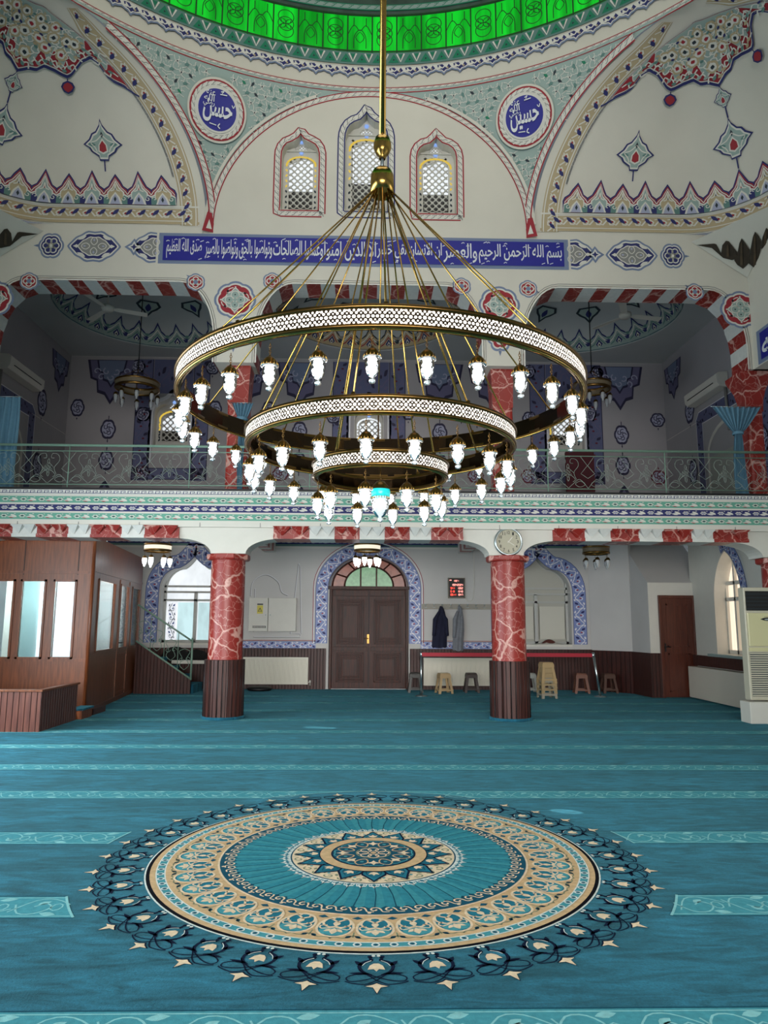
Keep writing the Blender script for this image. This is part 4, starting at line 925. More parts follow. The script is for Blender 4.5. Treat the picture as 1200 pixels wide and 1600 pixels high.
# red and white stalactite blocks under the lintels
for xc, xs in ((-4.66, [(-6.75, 'r'), (-5.90, 'w'), (-5.50, 'r'), (-4.98, 'w'), (-4.61, 'r'), (-4.10, 'w'), (-3.72, 'r'), (-3.15, '')]),
               (0.0, [(-1.58, 'r'), (-.93, 'w'), (-.45, 'r'), (.02, 'w'), (.38, 'r'), (.92, 'w'), (1.0, 'r'), (1.60, '')]),
               (4.66, [(3.12, 'r'), (3.66, 'w'), (4.10, 'r'), (4.58, 'w'), (4.98, 'r'), (5.48, 'w'), (5.85, 'r'), (6.45, '')])):
    if xc == 0: xs = [(-1.58, 'r'), (-.98, 'w'), (-.56, 'r'), (-.14, 'w'), (.28, 'r'), (.70, 'w'), (1.06, 'r'), (1.60, '')]
    mb = MB()
    for (a, c), (b, _) in zip(xs, xs[1:]):
        m_ = MARBLE if c == 'r' else SOFW
        mb.box(a, 12.02, 2.945, b, 12.57, 3.0, m_); mb.box(a, 12.05, 3.0, b, 12.1, 3.15, m_)
        n = 2 if b-a > .3 else 1; w_ = (b-a)/n
        for j in range(n):
            x0 = a+w_*j; xm = x0+w_/2; dn = 1
            mb.add([(x0, 12.05, 3.13), (x0+w_, 12.05, 3.13), (xm, 12.05, 2.99), (x0, 11.95, 3.15), (x0+w_, 11.95, 3.15)], [(0, 3, 2), (3, 4, 2), (4, 1, 2), (0, 1, 4, 3)], m_)
    mb.build('stalactite_lintel', beam)
mb = MB(); 
for z in (3.165,): mb.box(-XO, 11.985, 3.13, XO, 12.06, 3.2, WHITE)
for i in range(14): mb.box(-6.8+i*1.0, 11.975, 3.13, -6.79+i*1.0, 11.99, 3.2, O_GREY)
mb.build('conduit', beam)

# striped cross beams from the columns to the entrance wall
for x in (-2.40, 2.36):
    mb = MB()
    for i in range(15): y = 12.56+i*.348; mb.box(x-.13, y, 3.28, x+.13, y+.348, 3.6, MARBLE if i % 2 else SOFW)
    struct(mb.build('trim_cross_beam'))
# lower columns
def column(x, y, r=.285):
    t = thing('column', 'placeholder', 'column', (x, y, 0)); struct(t)
    mb = MB(); n = 26; mb.lathe([(0, .0), (r+.045, .0), (r+.045, .95), (r-.0, .955)], (x, y, 0), W_PLANKY, n, sm=False); 
    # individual boards with dark joints
    for i in range(n):
        a = 2*PI*(i+0)/n; mb.tube([(x+(r+.046)*cos(a), y+(r+.046)*sin(a), .03), (x+(r+.046)*cos(a), y+(r+.046)*sin(a), .95)], .006, BLACK, 4)
    mb.build('wood_cladding', t)
    mb = MB(); mb.lathe([(r, .9), (r, 2.60)], (x, y, 0), MARBLE, 40); mb.build('painted_shaft', t)
    mb = MB(); o = [(-1, -1), (1, -1), (1, 1), (-1, 1)]; R = r+.06
    pts = [(x+(R)*cos(a)*1.0, y+R*sin(a)) for a in [PI/8+i*PI/4 for i in range(8)]]
    k = 8; V = [(a, b, 2.60) for a, b in pts]+[(x+(a-x)*1.08, y+(b-y)*1.08, 2.625) for a, b in pts]+[(x+(a-x)*1.08, y+(b-y)*1.08, 2.70) for a, b in pts]
    mb.add(V, [tuple(range(8))[::-1], tuple(range(16, 24))]+[(i, (i+1) % 8, (i+1) % 8+8, i+8) for i in range(8)]+[(i+8, (i+1) % 8+8, (i+1) % 8+16, i+16) for i in range(8)], MARBLE); mb.build('capital', t, bevel=.01)
    mb = MB(); mb.lathe([(r+.05, .0), (r+.075, .0), (r+.075, .045), (r+.05, .045)], (x, y, 0), CARPET, 32); mb.build('carpet_skirt', t)
    return t
c1 = column(-2.375, 12.40); c1['label'] = 'red marbled round column left of the entrance with wood clad foot'
c2 = column(2.39, 12.32); c2['label'] = 'red marbled round column under the wall clock with wood clad foot'
c3 = column(7.12, 12.35); c3['label'] = 'red marbled column at far right behind the floor air conditioner'
c4 = column(-7.12, 12.35); c4['label'] = 'red marbled column beyond the wooden booth on the left'
for c_ in (c1, c2, c3, c4): c_['category'] = 'column'
# upper columns with flared capitals
def up_column(x, y, lab, fl_=1.15, h=.18):
    t = thing('gallery_column', lab, 'column', (x, y, ZG)); struct(t)
    mb = MB(); mb.box(x-h, y-h, ZG, x+h, y+h, 5.35, MARBLE); mb.build('painted_shaft', t, bevel=.05)
    mb = MB(); P = []
    rows = [(h*(1+(fl_-1)*t_), z_) for t_, z_ in ((0, 5.30), (.06, 5.5), (.3, 5.68), (.65, 5.82), (.95, 5.92), (1, 5.95), (1, 6.0))]
    V = [(x+a*r, y+b*r*(1 if 1 else 1), z) for r, z in rows for a, b in ((-1, -1), (1, -1), (1, 1), (-1, 1))]
    mb.add(V, [(i*4+j, i*4+(j+1) % 4, i*4+4+(j+1) % 4, i*4+4+j) for i in range(len(rows)-1) for j in range(4)]+[(24, 25, 26, 27)], MARBLE); mb.build('capital', t)
    return t
for x, lab in ((-2.28, 'square red marbled gallery column behind the left of the chandelier'), (2.34, 'square red marbled gallery column behind the right of the chandelier'), (6.83, 'square red marbled gallery column beside the gathered blue curtain at right'), (-6.95, 'square red marbled gallery column outside the left edge')):
    up_column(x, 12.36, lab, 1.15 if abs(x) < 3 else 1.95, .18 if abs(x) < 3 else .145)

# ---- back wall with openings
def pxw(x0, y0, x1, y1, Y=YB): a = atY(x0, y0, Y); b = atY(x1, y1, Y); return a[0], a[2], b[0], b[2]
H = []
wl = (-4.24, .78, 1.08, 2.35, 3.24); wr = (4.20, .80, 1.08, 2.35, 3.27)
H.append(ogee(*wl)); H.append(ogee(*wr))
DH = [(.98, .012), (.98, 2.42)]+[(.98*cos(t*PI/20), 2.42+.80*sin(t*PI/20)) for t in range(1, 20)]+[(-.93, 2.42), (-.93, .012)]
DH = [(x+.025 if x > -.9 else x, z) for x, z in DH]; H.append(DH)
GW = [(-4.98, .43, 5.95, 6.75, 7.2), (.0, .36, 5.75, 6.65, 7.1), (5.04, .45, 5.95, 6.75, 7.2)]
H += [ogee(*g) for g in GW]
wb = struct(shape2d([(-XO, 0), (XO, 0), (XO, 8.3), (-XO, 8.3)], H, fB, YB, YB+.45, PLASTER2, 'wall_entrance'))
BORD = mat('tile_blue_ground', '#7f8ec2', .45)
TW = mat('tile_white', '#e2e2e6', .45); m_tile = m_scroll(TW, O_NAVY, O_RED)
K = Ink(planeY(YB), base=.006)
def tile_arch(xc, hw, z0, zt_in, w, ogee_=None):
    path = ogee_ or ([(xc+hw+w/2, z0), (xc+hw+w/2, 2.42)]+[(xc+(hw+w/2)*cos(t*PI/24), 2.42+(.80+w/2)*sin(t*PI/24)) for t in range(1, 24)]+[(xc-hw-w/2, 2.42), (xc-hw-w/2, z0)])
    band(K, path, w, BORD, .20, m_tile, edge=O_NAVY, ew=.03)
    K.stroke(offset(path, -w*.5-.03), .02, TW, 1); K.stroke(offset(path, -w*.5-.055), .014, O_RED, 1)
tile_arch(.025, .99, 1.08, 0, .30)
for (xc, hw, z0, zs, zt) in (wl, wr):
    p = ogee(xc, hw+.21, z0-.0, zs, zt+.22); band(K, p, .33, BORD, .21, m_tile, edge=O_NAVY, ew=.03)
for a, b in ((-3.25, -1.24), (1.30, 3.18)):
    band(K, [(a, 1.04), (b, 1.04)], .17, BORD, .2, m_tile, edge=O_NAVY, ew=.04); K.stroke([(a, 1.145), (b, 1.145)], .014, O_RED, 1)
# cornice band under the gallery
K.fill([(-XO, 3.44), (XO, 3.44), (XO, 3.60), (-XO, 3.60)], O_NAVY, -1)
for i in range(44):
    q = K.at(-6.5+i*.30, 3.54, .30, sy=.10); m_floret(O_LILAC, O_STEEL, O_LILAC)(q, i)
K.stroke([(-XO, 3.46), (XO, 3.46)], .05, O_TEALD, 0); K.stroke([(-XO, 3.40), (XO, 3.40)], .03, O_WHITE, 1)
# relief panelling around the electrical cupboards
for p in ([(-2.75, 1.22), (-1.62, 1.22)], [(-2.75, 2.98-.6), (-2.75, 1.35)], [(-1.62, 1.22), (-1.62, 1.30), (-1.86, 1.30), (-1.70, 3.0), (-1.66, 2.9), (-1.60, 1.30)], spline([(-2.85, 2.2), (-2.80, 2.55), (-2.5, 2.72), (-2.2, 2.55), (-2.1, 2.3), (-1.95, 2.22)], 5)):
    K.stroke(p, .022, O_GREY, 1); K.stroke([(x+.012, z+.012) for x, z in p], .014, TW, 2)
K.build('painted_tile_borders', wb)
# gallery level ornaments
GSHADE = mat('gallery_wall_shaded', '#aaa6a9', .85, var=.05, vscale=1)  # wall tone darkened: the gallery's shade is put into its colour
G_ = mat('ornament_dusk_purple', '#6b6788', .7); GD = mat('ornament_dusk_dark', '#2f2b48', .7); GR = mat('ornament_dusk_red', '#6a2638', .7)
K = Ink(planeY(YB), base=.006)
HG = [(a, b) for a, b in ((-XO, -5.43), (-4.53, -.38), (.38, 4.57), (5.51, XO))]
for a, b in HG: K.fill([(a, 3.76), (b, 3.76), (b, 8.26), (a, 8.26)], GSHADE, -2)
for a, b in ((-5.43, -4.53), (-.38, .38), (4.57, 5.51)): K.fill([(a, 3.76), (b, 3.76), (b, 5.74), (a, 5.74)], GSHADE, -2); K.fill([(a, 7.21), (b, 7.21), (b, 8.26), (a, 8.26)], GSHADE, -2)
def drop(k, x, z, s, ry=1.35, up=1, red=False):
    q = k.at(x, z, s); c_ = GR if red else GD; q.fill(lobed(.8, .8*ry, 6, .12), c_); q.fill(lobed(.62, .62*ry, 6, .12), O_LILAC, 1); 
    for j in range(5): q.stroke(spiral(.25*cos(j*1.3), .3*ry*sin(j*1.3), .3, .08, j, j+5, 8), .1, c_, 2)
    finial(q, c_, 0, -up*.95*ry, .55, -up*PI/2)
def plaque(k, x, z, s):
    q = k.at(x, z, s); Lp = [(-1, 1.0), (-.85, .2), (-.6, .1), (-.55, -.4), (-.25, -.5), (0, -.9), (.25, -.5), (.55, -.4), (.6, .1), (.85, .2), (1, 1.0)]
    q.fill(Lp, GD); q.fill([(x_*.9, z_*.9+.08) for x_, z_ in Lp], G_, 1); q.fill([(x_*.62, z_*.62+.36) for x_, z_ in Lp], GD, 2); q.fill([(x_*.55, z_*.55+.42) for x_, z_ in Lp], O_STEEL, 3)
    for j in range(7): q.stroke(spiral(-.6+.2*j, .5-.25*(j % 2), .16, .04, j, j+5, 7), .05, O_LILAC, 4)
for xc in (-4.98, 5.04, 0.0):
    w_ = 1.32
    for x in (xc-.72, xc+.72): band(K, [(x, 4.3+.75), (x, 8.2)], .42, mat('tile_dusk', '#5f6488', .6), .3, m_scroll(G_, GD, GR), edge=GD, ew=.05)
    K.fill([(xc-.5, 7.3), (xc+.5, 7.3), (xc+.5, 8.2), (xc-.5, 8.2)], mat('tile_dusk', '#5f6488', .6), 0)
    band(K, [(xc-.5, 7.75), (xc+.5, 7.75)], .7, mat('tile_dusk', '#5f6488', .6), .33, m_scroll(G_, GD), lay=1)
    band(K, ogee(xc, .52, 5.5, 6.75, 7.4), .10, TW, .3, lambda q, i: None)
    band(K, [(xc-.94, 5.22), (xc+.94, 5.22)], .3, mat('tile_dusk', '#5f6488', .6), .3, m_scroll(G_, GD), edge=GD)
for x in (-6.55, -3.10, 3.15, 6.45, -1.75, 1.8):
    plaque(K, x, 7.55, .62)
    drop(K, x, 6.35, .22); drop(K, x, 5.55, .22, up=-1); K.stroke([(x, 6.05), (x, 6.7)], .02, GD); K.stroke([(x, 5.2), (x, 5.9)], .02, GD)
    drop(K, x+.95 if x > 0 else x+.85, 6.75, .22, 1.0); drop(K, x-.8, 6.9, .2)
    drop(K, x+.9, 5.25, .24, .9, up=-1, red=True)
    plaque(K.at(x, 4.35, 1, PI), 0, 0, .8)
for x in (-5.9, -4.0, 4.1, 5.9): drop(K, x, 8.0, .22, 1)
K.build('painted_ornament', wb)
for i, (xc, hw, z0, zs, zt) in enumerate(GW): lattice_window('window_%d' % (i+4), lambda u, v, d: (u, YB+.0+d, v), xc, hw, z0, zs, zt, .16, i != 1)

# gallery side walls
for s, nm in ((-1, 'left'), (1, 'right')):
    mb = MB(); mb.box(s*XO, -3.5, ZG, s*(XO+.3), YB, 8.6, mat('gallery_wall_shaded')); 
    o = struct(mb.build('wall_gallery_'+nm)); f = (lambda s: (lambda u, v, h: (s*(XO-h), u, v)))(s); K = Ink(f, base=.006)
    for y in (16.4, 13.4): drop(K, y, 6.6, .28); drop(K, y, 5.1, .26, up=-1)
    q = K; band(q, [(15.95, 3.8), (15.95, 6.25), (13.2, 6.25), (13.2, 3.8)], .32, mat('tile_dusk', '#5f6488', .6), .24, m_scroll(G_, GD), edge=TW, ew=.06)
    plaque(K, 17.2, 7.55, .5); K.stroke([(17.75, 6.2), (15.95, 6.2)], .012, O_WHITE)
    K.stroke([(u, v) for u, v in [(15.6, 3.8), (15.6, 5.3)]+[(14.6+1.0*cos(t*PI/12), 5.3+.6*sin(t*PI/12)) for t in range(1, 12)]+[(13.6, 5.3), (13.6, 3.8)]], .09, WHITE, 2)
    K.fill([(15.55, 3.8), (15.55, 5.25), (13.65, 5.25), (13.65, 3.8)], mat('gallery_door_grey', '#a9aaa2', .5), 1)
    K.build('painted_ornament', o)

# gallery ceiling: three shallow domes in a flat soffit
rings = [(-4.75, 15.1, 2.05, 2.1), (0.0, 15.1, 2.05, 2.1), (4.75, 15.1, 2.05, 2.1)]
ho = [[(xc+rx*cos(t*PI/24), yc+ry*sin(t*PI/24)) for t in range(48)] for xc, yc, rx, ry in rings]
gc = struct(shape2d([(-XO, 12.4), (XO, 12.4), (XO, YB), (-XO, YB)], ho, lambda u, v, d: (u, v, d), 8.27, 8.32, CEIL, 'ceiling_gallery'))
for bi, (xc, yc, rx, ry) in enumerate(rings):
    mb = MB(); P = []
    for i in range(49):
        a = 2*PI*i/48; P.append([(xc+rx*cos(a)*cos(b), yc+ry*sin(a)*cos(b), 8.27+1.0*sin(b)) for b in [PI/2*j/10 for j in range(11)]])
    mb.grid(P, CEIL); o = struct(mb.build('ceiling_saucer_dome'))
    f = (lambda xc, yc, rx, ry: (lambda u, v, h: (xc+(rx*cos(v)-h*.6)*cos(u), yc+(ry*cos(v)-h*.6)*sin(u), 8.27+1.0*sin(v)-h*.8)))(xc, yc, rx, ry)
    K = Ink(f, base=.014, step=.005, curved=True); n = 26; c = 2*PI/n
    A = [(2*PI*i/72, .03) for i in range(73)]; B = [(2*PI*i/72, .30) for i in range(73)]
    K.strip(A, B, O_TEALD if bi != 1 else O_GREY, 0)
    for i in range(n):
        q = K.at(c*(i+.5), .0, c, 0, lay=1, sy=1.0)
        q.fill([(-.5, .26), (-.32, .34), (-.2, .38), (0, .55), (.2, .38), (.32, .34), (.5, .26), (.5, .04), (-.5, .04)], O_NAVY if bi != 1 else O_DARK, -1)
        q.fill([(-.5, .23), (-.3, .31), (-.18, .35), (0, .49), (.18, .35), (.3, .31), (.5, .23), (.5, .05), (-.5, .05)], O_TEAL if bi != 1 else O_GOLD, 0)
        q.stroke([(-.5, .17), (-.26, .25), (0, .40), (.26, .25), (.5, .17)], .03, O_WHITE, 1); q.stroke([(-.5, .10), (-.26, .17), (0, .31), (.26, .17), (.5, .10)], .03, O_TEALD if bi != 1 else O_RED, 1)
        q.fill([(0, .27), (.17, .17), (0, .06), (-.17, .17)], O_NAVY, 2); q.fill([(0, .23), (.09, .16), (0, .1), (-.09, .16)], O_WHITE, 3); q.fill([(0, .19), (.05, .16), (0, .13), (-.05, .16)], O_DARK, 4)
    for i in range(8):
        q = K.at(PI/4*i+PI/8, .80, .24, 0, lay=1, sy=.22); q.fill([(-.7, .6), (-.9, .2), (-.6, -.1), (-.3, -.3), (0, -.8), (.3, -.3), (.6, -.1), (.9, .2), (.7, .6)], O_DARK); q.fill([(-.55, .5), (-.7, .2), (-.45, -.02), (-.2, -.2), (0, -.55), (.2, -.2), (.45, -.02), (.7, .2), (.55, .5)], O_TEAL, 1); q.fill(leaf(0, -.3, 0, .4, .3), O_NAVY, 2)
    K.build('painted_crown', o)

# ---- railing: top rails, bars and scrolled infill
rl = thing('balcony_railing', 'pale green metal balcony railing with scrolled infill along the gallery edge', 'railing', (0, 12.02, ZG))
mb = MB(); mb.tube([(-XO, 11.99, 4.50), (XO, 11.99, 4.50)], .022, RAIL, 8); mb.build('handrail', rl)
mb = MB(); mb.tube([(-XO, 11.99, 4.40), (XO, 11.99, 4.40)], .008, RAIL, 6); mb.tube([(-XO, 11.99, 3.83), (XO, 11.99, 3.83)], .008, RAIL, 6); mb.build('rail_bar', rl)
for i in range(8):
    x = -7.05+i*2.02; mb = MB(); mb.tube([(x, 11.99, ZG), (x, 11.99, 4.49)], .009, RAIL, 6); mb.build('post', rl)
RW = mat('railing_wire', '#93a096', .5)
pan = None; STP = .674
for i in range(22):
    x = -7.05+STP*(i+.5)
    if pan is None:
        mb = MB(); z0 = 4.115-ZG; R3 = lambda P: [(px, 11.99, z0+ZG+pz) for px, pz in P]; r_ = .0036
        for s in (-1, 1):
            for P in (spline([(s*.02, -.03), (s*.09, -.08), (s*.12, -.13), (s*.08, -.16)], 4), spline([(s*.14, -.12), (s*.10, .0), (s*.18, .12), (s*.15, .22), (s*.06, .24), (s*.04, .17), (s*.09, .16)], 4),
                      [(s*.22, .28), (s*.335, .12)], [(s*.335, -.10), (s*.22, -.02), (s*.26, .03), (s*.335, .12)], spline([(s*.335, -.27), (s*.2, -.12), (s*.1, -.18), (s*.0, -.27)], 4),
                      spline([(s*.29, -.2), (s*.2, -.25), (s*.12, -.2), (s*.2, -.15)], 4, True), [(0, .28), (s*.04, .27)]):
                mb.tube(R3(P), r_, RW, 5)
        for k_ in range(4):
            o_ = -.045+.03*k_; mb.tube(R3([(o_-.05, .0+o_+.05), (o_+.05, -.1+o_+.05)]), r_*.9, RW, 4); mb.tube(R3([(o_+.05-.045, .045-o_*0+.0), (o_-.05, -.055)]), r_*.9, RW, 4)
        mb.tube(R3(spline([(0, -.06), (.02, -.1), (0, -.15), (-.02, -.1)], 4, True)), r_, RW, 5, closed=False); mb.tube(R3(spline([(0, .06), (.02, .1), (0, .15), (-.02, .1)], 4, True)), r_, RW, 5)
        pan = mb.build('scroll_panel', rl); pan.location = (x, 0, 0)
    else:
        c_ = pan.copy(); COL.objects.link(c_); c_.parent = rl; c_.location = (x, 0, 0)

# ---- gallery furnishings
def ceiling_fan(x, y, z, lab, rz):
    t = thing('ceiling_fan', lab, 'ceiling fan', (x, y, z), 'gallery ceiling fans', rz)
    mb = MB(); mb.lathe([(0, 0), (.10, .0), (.13, .05), (.13, .10), (.06, .15), (0, .15)], (0, 0, 0), WHITE, 20); mb.build('motor', t, world=False)
    mb = MB(); mb.tube([(0, 0, .14), (0, 0, .75)], .014, WHITE, 8); mb.lathe([(0, .70), (.06, .70), (.08, .80), (0, .82)], (0, 0, 0), WHITE, 16); mb.build('downrod', t, world=False)
    for i in range(3):
        a = i*2*PI/3; R = Matrix.Rotation(a, 3, 'Z'); mb = MB(); V = [R @ Vector(p) for p in ((.1, -.03, .05), (.22, -.075, .055), (.78, -.08, .03), (.80, -.05, .03), (.80, .05, .01), (.78, .08, .01), (.22, .06, .03), (.1, .03, .04))]
        mb.add([v for v in V]+[v+Vector((0, 0, .008)) for v in V], [tuple(range(8)), tuple(range(8, 16))[::-1]]+[(i_, (i_+1) % 8, (i_+1) % 8+8, i_+8) for i_ in range(8)], WHITE); mb.build('blade', t, world=False)
a = atY(168, 486, 14.5); ceiling_fan(a[0], 14.5, a[2], 'white three blade fan hanging over the left gallery bay', .3)
a = atY(977, 497, 14.5); ceiling_fan(a[0], 14.5, a[2], 'white three blade fan hanging over the right gallery bay', 2.2)

def split_ac(x, y, z, s, lab):
    t = thing('wall_air_conditioner', lab, 'air conditioner', (x, y, z)); mb = MB(); L2 = .78
    P = [(0, -.17), (.20, -.15), (.25, -.08), (.26, .10), (.20, .15), (0, .17)]
    mb.prism(P, WHITE, lambda u, v, d: (x-s*u, y+d, z+v), -L2, L2); mb.build('housing', t, bevel=.01, fixn=True)
    mb = MB(); mb.box(x-s*.263, y-L2*.8, z-.055, x-s*.25, y+L2*.8, z-.04, BLACK); mb.build('air_slot', t)
    mb = MB(); mb.tube([(x-s*.04, y-L2*.9, z-.17), (x-s*.04, y-L2*.92, z-.6), (x-s*.02, y-L2*.92, z-1.1)], .03, O_GREY, 8); mb.build('drain_pipe', t)
split_ac(7.59, 15.3, 6.72, 1, 'white split air conditioner high on the right gallery wall'); split_ac(-7.59, 15.1, 6.84, -1, 'white split air conditioner high on the left gallery wall')

def curtain(name, lab, x0, x1, y, z0, z1, tie=None, folds=9, kx=None):
    t = thing(name, lab, 'curtain', ((x0+x1)/2, y, z0), 'gallery curtains'); mb = MB(); P = []
    nj = 40
    for i in range(folds*8+1):
        u = i/(folds*8); row = []
        for j in range(nj+1):
            z = z1+(z0-z1)*j/nj; w_ = 1.0
            if tie:
                tz, tw = tie; q = (z-tz)/(z1-tz) if z > tz else (tz-z)/(tz-z0)
                w_ = tw+(1-tw)*(q**.85) if z > tz else tw+(.26-tw)*min(1, q*1.2)**.6 if True else 1
            xm = (x0+x1)/2; x = xm+(u-.5)*(x1-x0)*w_; amp = .035*(.35+.65*w_)+.008*sin(z*3+u*9)
            row.append((x+.01*sin(z*4+u*7), y+amp*sin(u*folds*2*PI+.4*sin(z*2)), z))
        P.append(row)
    mb.grid(P, CURT); mb.build('cloth', t); 
    if tie: mb = MB(); mb.lathe([(.5*(x1-x0)*tie[1]+.03, -.025), (.5*(x1-x0)*tie[1]+.04, 0), (.5*(x1-x0)*tie[1]+.03, .025)], ((x0+x1)/2, y, tie[0]), CURT, 20); mb.build('tieback', t)
    mb = MB(); mb.tube([(x0-.02, y, z1+.01), (x1+.02, y, z1+.01)], .006, STEEL, 6); mb.build('curtain_rod', t)
a = atY(1112, 636, 12.09); b = atY(1188, 636, 12.09)
curtain('curtain', 'blue curtain tied in the middle beside the right gallery column', a[0], b[0], 12.09, ZG+.02, a[2], (4.86, .13))
a = atY(-40, 620, 12.2); b = atY(33, 620, 12.2)
curtain('curtain', 'straight hanging blue curtain at the left end of the gallery', a[0], b[0], 12.2, ZG+.02, a[2], None, 7)
a = atY(362, 630, 12.10); b = atY(396, 630, 12.10)
curtain('curtain', 'blue curtain gathered beside the gallery column left of the chandelier', a[0], b[0], 12.10, ZG+.02, a[2], (5.02, .35), 6)
# dark free-standing cloth shapes on the gallery
MAR = mat('maroon_cloth', '#4b1620', .8)
mb = MB(); a = atY(886, 770, 16.5); b = atY(928, 706, 16.5); mb.box(a[0], 16.5, ZG, b[0], 16.6, b[2], MAR); tag(mb.build('gallery_board', bevel=.01), 'maroon upright board behind the railing right of the chandelier', 'board')
DG = mat('dark_green_wall', '#22382e', .8)
mb = MB(); mb.box(-XO, YB-.05, ZG, XO, YB-.001, 4.28, DG); struct(mb.build('baseboard_gallery'))
for s, nm in ((-1, 'left'), (1, 'right')):
    mb = MB(); mb.box(s*(XO-.04), 12.6, ZG, s*XO, 12.72, 5.1, DG); mb.box(s*(XO-.04), 15.9, ZG, s*XO, YB-.05, 4.28, DG); struct(mb.build('trim_gallery_'+nm))

# small ring chandeliers
def small_chandelier(x, y, zt, rod, lab, lit=True, n=6, R=.265, sc=1.0):
    t = thing('ring_chandelier', lab, 'chandelier', (x, y, zt), 'small ring chandeliers'); s = sc
    mb = MB(); mb.lathe([(R*s, -.02*s), (R*s, -.105*s)], (x, y, zt), SMB if lit else SMBD, 32); mb.lathe([(R*s+.0, -.025*s), (R*s+.012, -.02*s), (R*s+.012, .01), (R*s-.02, .015)], (x, y, zt), GOLD2, 32); mb.lathe([(R*s, -.10*s), (R*s+.01, -.105*s), (R*s+.01, -.14*s), (R*s-.02, -.15*s)], (x, y, zt), GOLD2, 32); mb.build('band', t)
    mb = MB()
    for i in range(4): a = i*PI/2+.4; mb.tube([(x+R*s*cos(a), y+R*s*sin(a), zt), (x, y, zt+.28*s)], .006, GOLD2, 5)
    mb.tube([(x, y, zt+.28*s), (x, y, zt+rod)], .012, GOLD2 if lit else BLACK, 6); mb.build('rods', t)
    for i in range(n):
        a = 2*PI*i/n+.3; px, py = x+R*s*.92*cos(a), y+R*s*.92*sin(a); z = zt-.15*s
        mb = MB(); mb.tube([(px, py, z), (px, py, z-.07*s)], .004, GOLD2, 4); mb.lathe([(0, -.07*s), (.03*s, -.08*s), (.05*s, -.12*s), (.052*s, -.13*s)], (px, py, z), GOLD2, 10); g = mb.build('lantern', t)
        mb = MB(); mb.lathe([(.045*s, -.13*s), (.048*s, -.17*s), (.04*s, -.23*s), (.018*s, -.265*s), (.02*s, -.285*s), (0, -.30*s)], (px, py, z), LAMP_S if lit else CRYSTAL, 10); mb.build('glass_shade', g)
    return t
def lattice_emit(name, s, cell, pale='#fff6e6', gold='#2c2013'):
    """pierced star lattice over a glowing diffuser, laid out by angle and height"""
    m = mat(name, gold, 0.35, 0.6); nt, ns, L, b = nodes(m)
    uv = N(nt, 'ShaderNodeUVMap'); mp = N(nt, 'ShaderNodeMapping'); L.new(uv.outputs[0], mp.inputs[0]); mp.inputs['Scale'].default_value = (cell, cell, 1)
    v = N(nt, 'ShaderNodeTexVoronoi', feature='DISTANCE_TO_EDGE'); v.inputs['Scale'].default_value = 1.0; v.inputs['Randomness'].default_value = 0.33; L.new(mp.outputs[0], v.inputs['Vector'])
    mr = N(nt, 'ShaderNodeMapRange', i1=0.07, i2=0.14, i3=0.0, i4=s); L.new(v.outputs['Distance'], mr.inputs[0]); L.new(mr.outputs[0], b.inputs['Emission Strength']); b.inputs['Emission Color'].default_value = lin(pale); return m
SMB = mat('pale_band_glow', '#cfc6a8', 0.5, emit='#fff6df', es=.75); SMBD = mat('pale_band_unlit', '#6e624c', 0.5)
a = atY(247, 851, 14.6); small_chandelier(a[0], 14.6, a[2], 3.605-a[2], 'small lit ring chandelier beside the wooden booth'); 
a = atY(574, 851, 14.6); small_chandelier(a[0], 14.6, a[2], 3.605-a[2], 'small lit ring chandelier in front of the entrance door arch')
a = atY(931, 855, 14.6); small_chandelier(a[0], 14.6, a[2], 3.605-a[2], 'unlit small ring chandelier under the right of the gallery', False)
a = atY(215, 598, 15.1); small_chandelier(a[0], 15.1, a[2], 9.26-a[2], 'unlit ring chandelier hanging in the left gallery bay', False, 8, .42, 1.1)
a = atY(925, 600, 15.1); small_chandelier(a[0], 15.1, a[2], 9.26-a[2], 'unlit ring chandelier hanging in the right gallery bay', False, 8, .36, 1.1)
# ================================================================== LOWER LEVEL
# wainscot
mb = MB(); mb.box(-XO, YB-.05, 0, -.99, YB-.001, .93, W_PLANK); mb.box(1.04, YB-.05, 0, 5.5, YB-.001, .93, W_PLANK); mb.box(-XO, YB-.06, .93, -.99, YB-.001, .96, W_PLANK); mb.box(1.04, YB-.06, .93, 5.55, YB-.001, .96, W_PLANK); struct(mb.build('baseboard_back'))
# angled wall and stair box at the right
J = [(5.5, YB), (6.12, YB-.1), (6.30, 16.0), (7.62, 15.95)]
def vwall(p, q, z0, z1, m_, mb, th=.1):
    d = Vector((q[0]-p[0], q[1]-p[1], 0)).normalized(); n = Vector((-d.y, d.x, 0))*th
    mb.add([(p[0], p[1], z0), (q[0], q[1], z0), (q[0]+n.x, q[1]+n.y, z0), (p[0]+n.x, p[1]+n.y, z0), (p[0], p[1], z1), (q[0], q[1], z1), (q[0]+n.x, q[1]+n.y, z1), (p[0]+n.x, p[1]+n.y, z1)], [(0, 1, 5, 4), (1, 2, 6, 5), (2, 3, 7, 6), (3, 0, 4, 7), (0, 3, 2, 1), (4, 5, 6, 7)], m_)
mb = MB(); vwall((5.45, YB-.04), (6.15, 16.9), 0, 3.62, PLASTER2, mb); vwall((6.15, 16.9), (6.22, 16.0), 0, 2.49, PLASTER2, mb)
mb.box(6.22, 16.0, 0, 6.44, 16.5, 2.49, WHITE); mb.box(7.24, 16.0, 0, XO, 16.5, 2.49, WHITE); mb.box(6.44, 16.0, 2.20, 7.24, 16.5, 2.49, WHITE)
mb.add([(6.22, 16.0, 2.49), (XO, 16.0, 2.49), (XO, 17.4, 3.62), (6.15, 17.4, 3.62)], [(0, 1, 2, 3)], PLASTER2); mb.add([(6.22, 16.0, 2.49), (6.15, 17.4, 3.62), (6.15, 17.4, 2.49)], [(0, 1, 2)], PLASTER2)
struct(mb.build('wall_stair_box'))
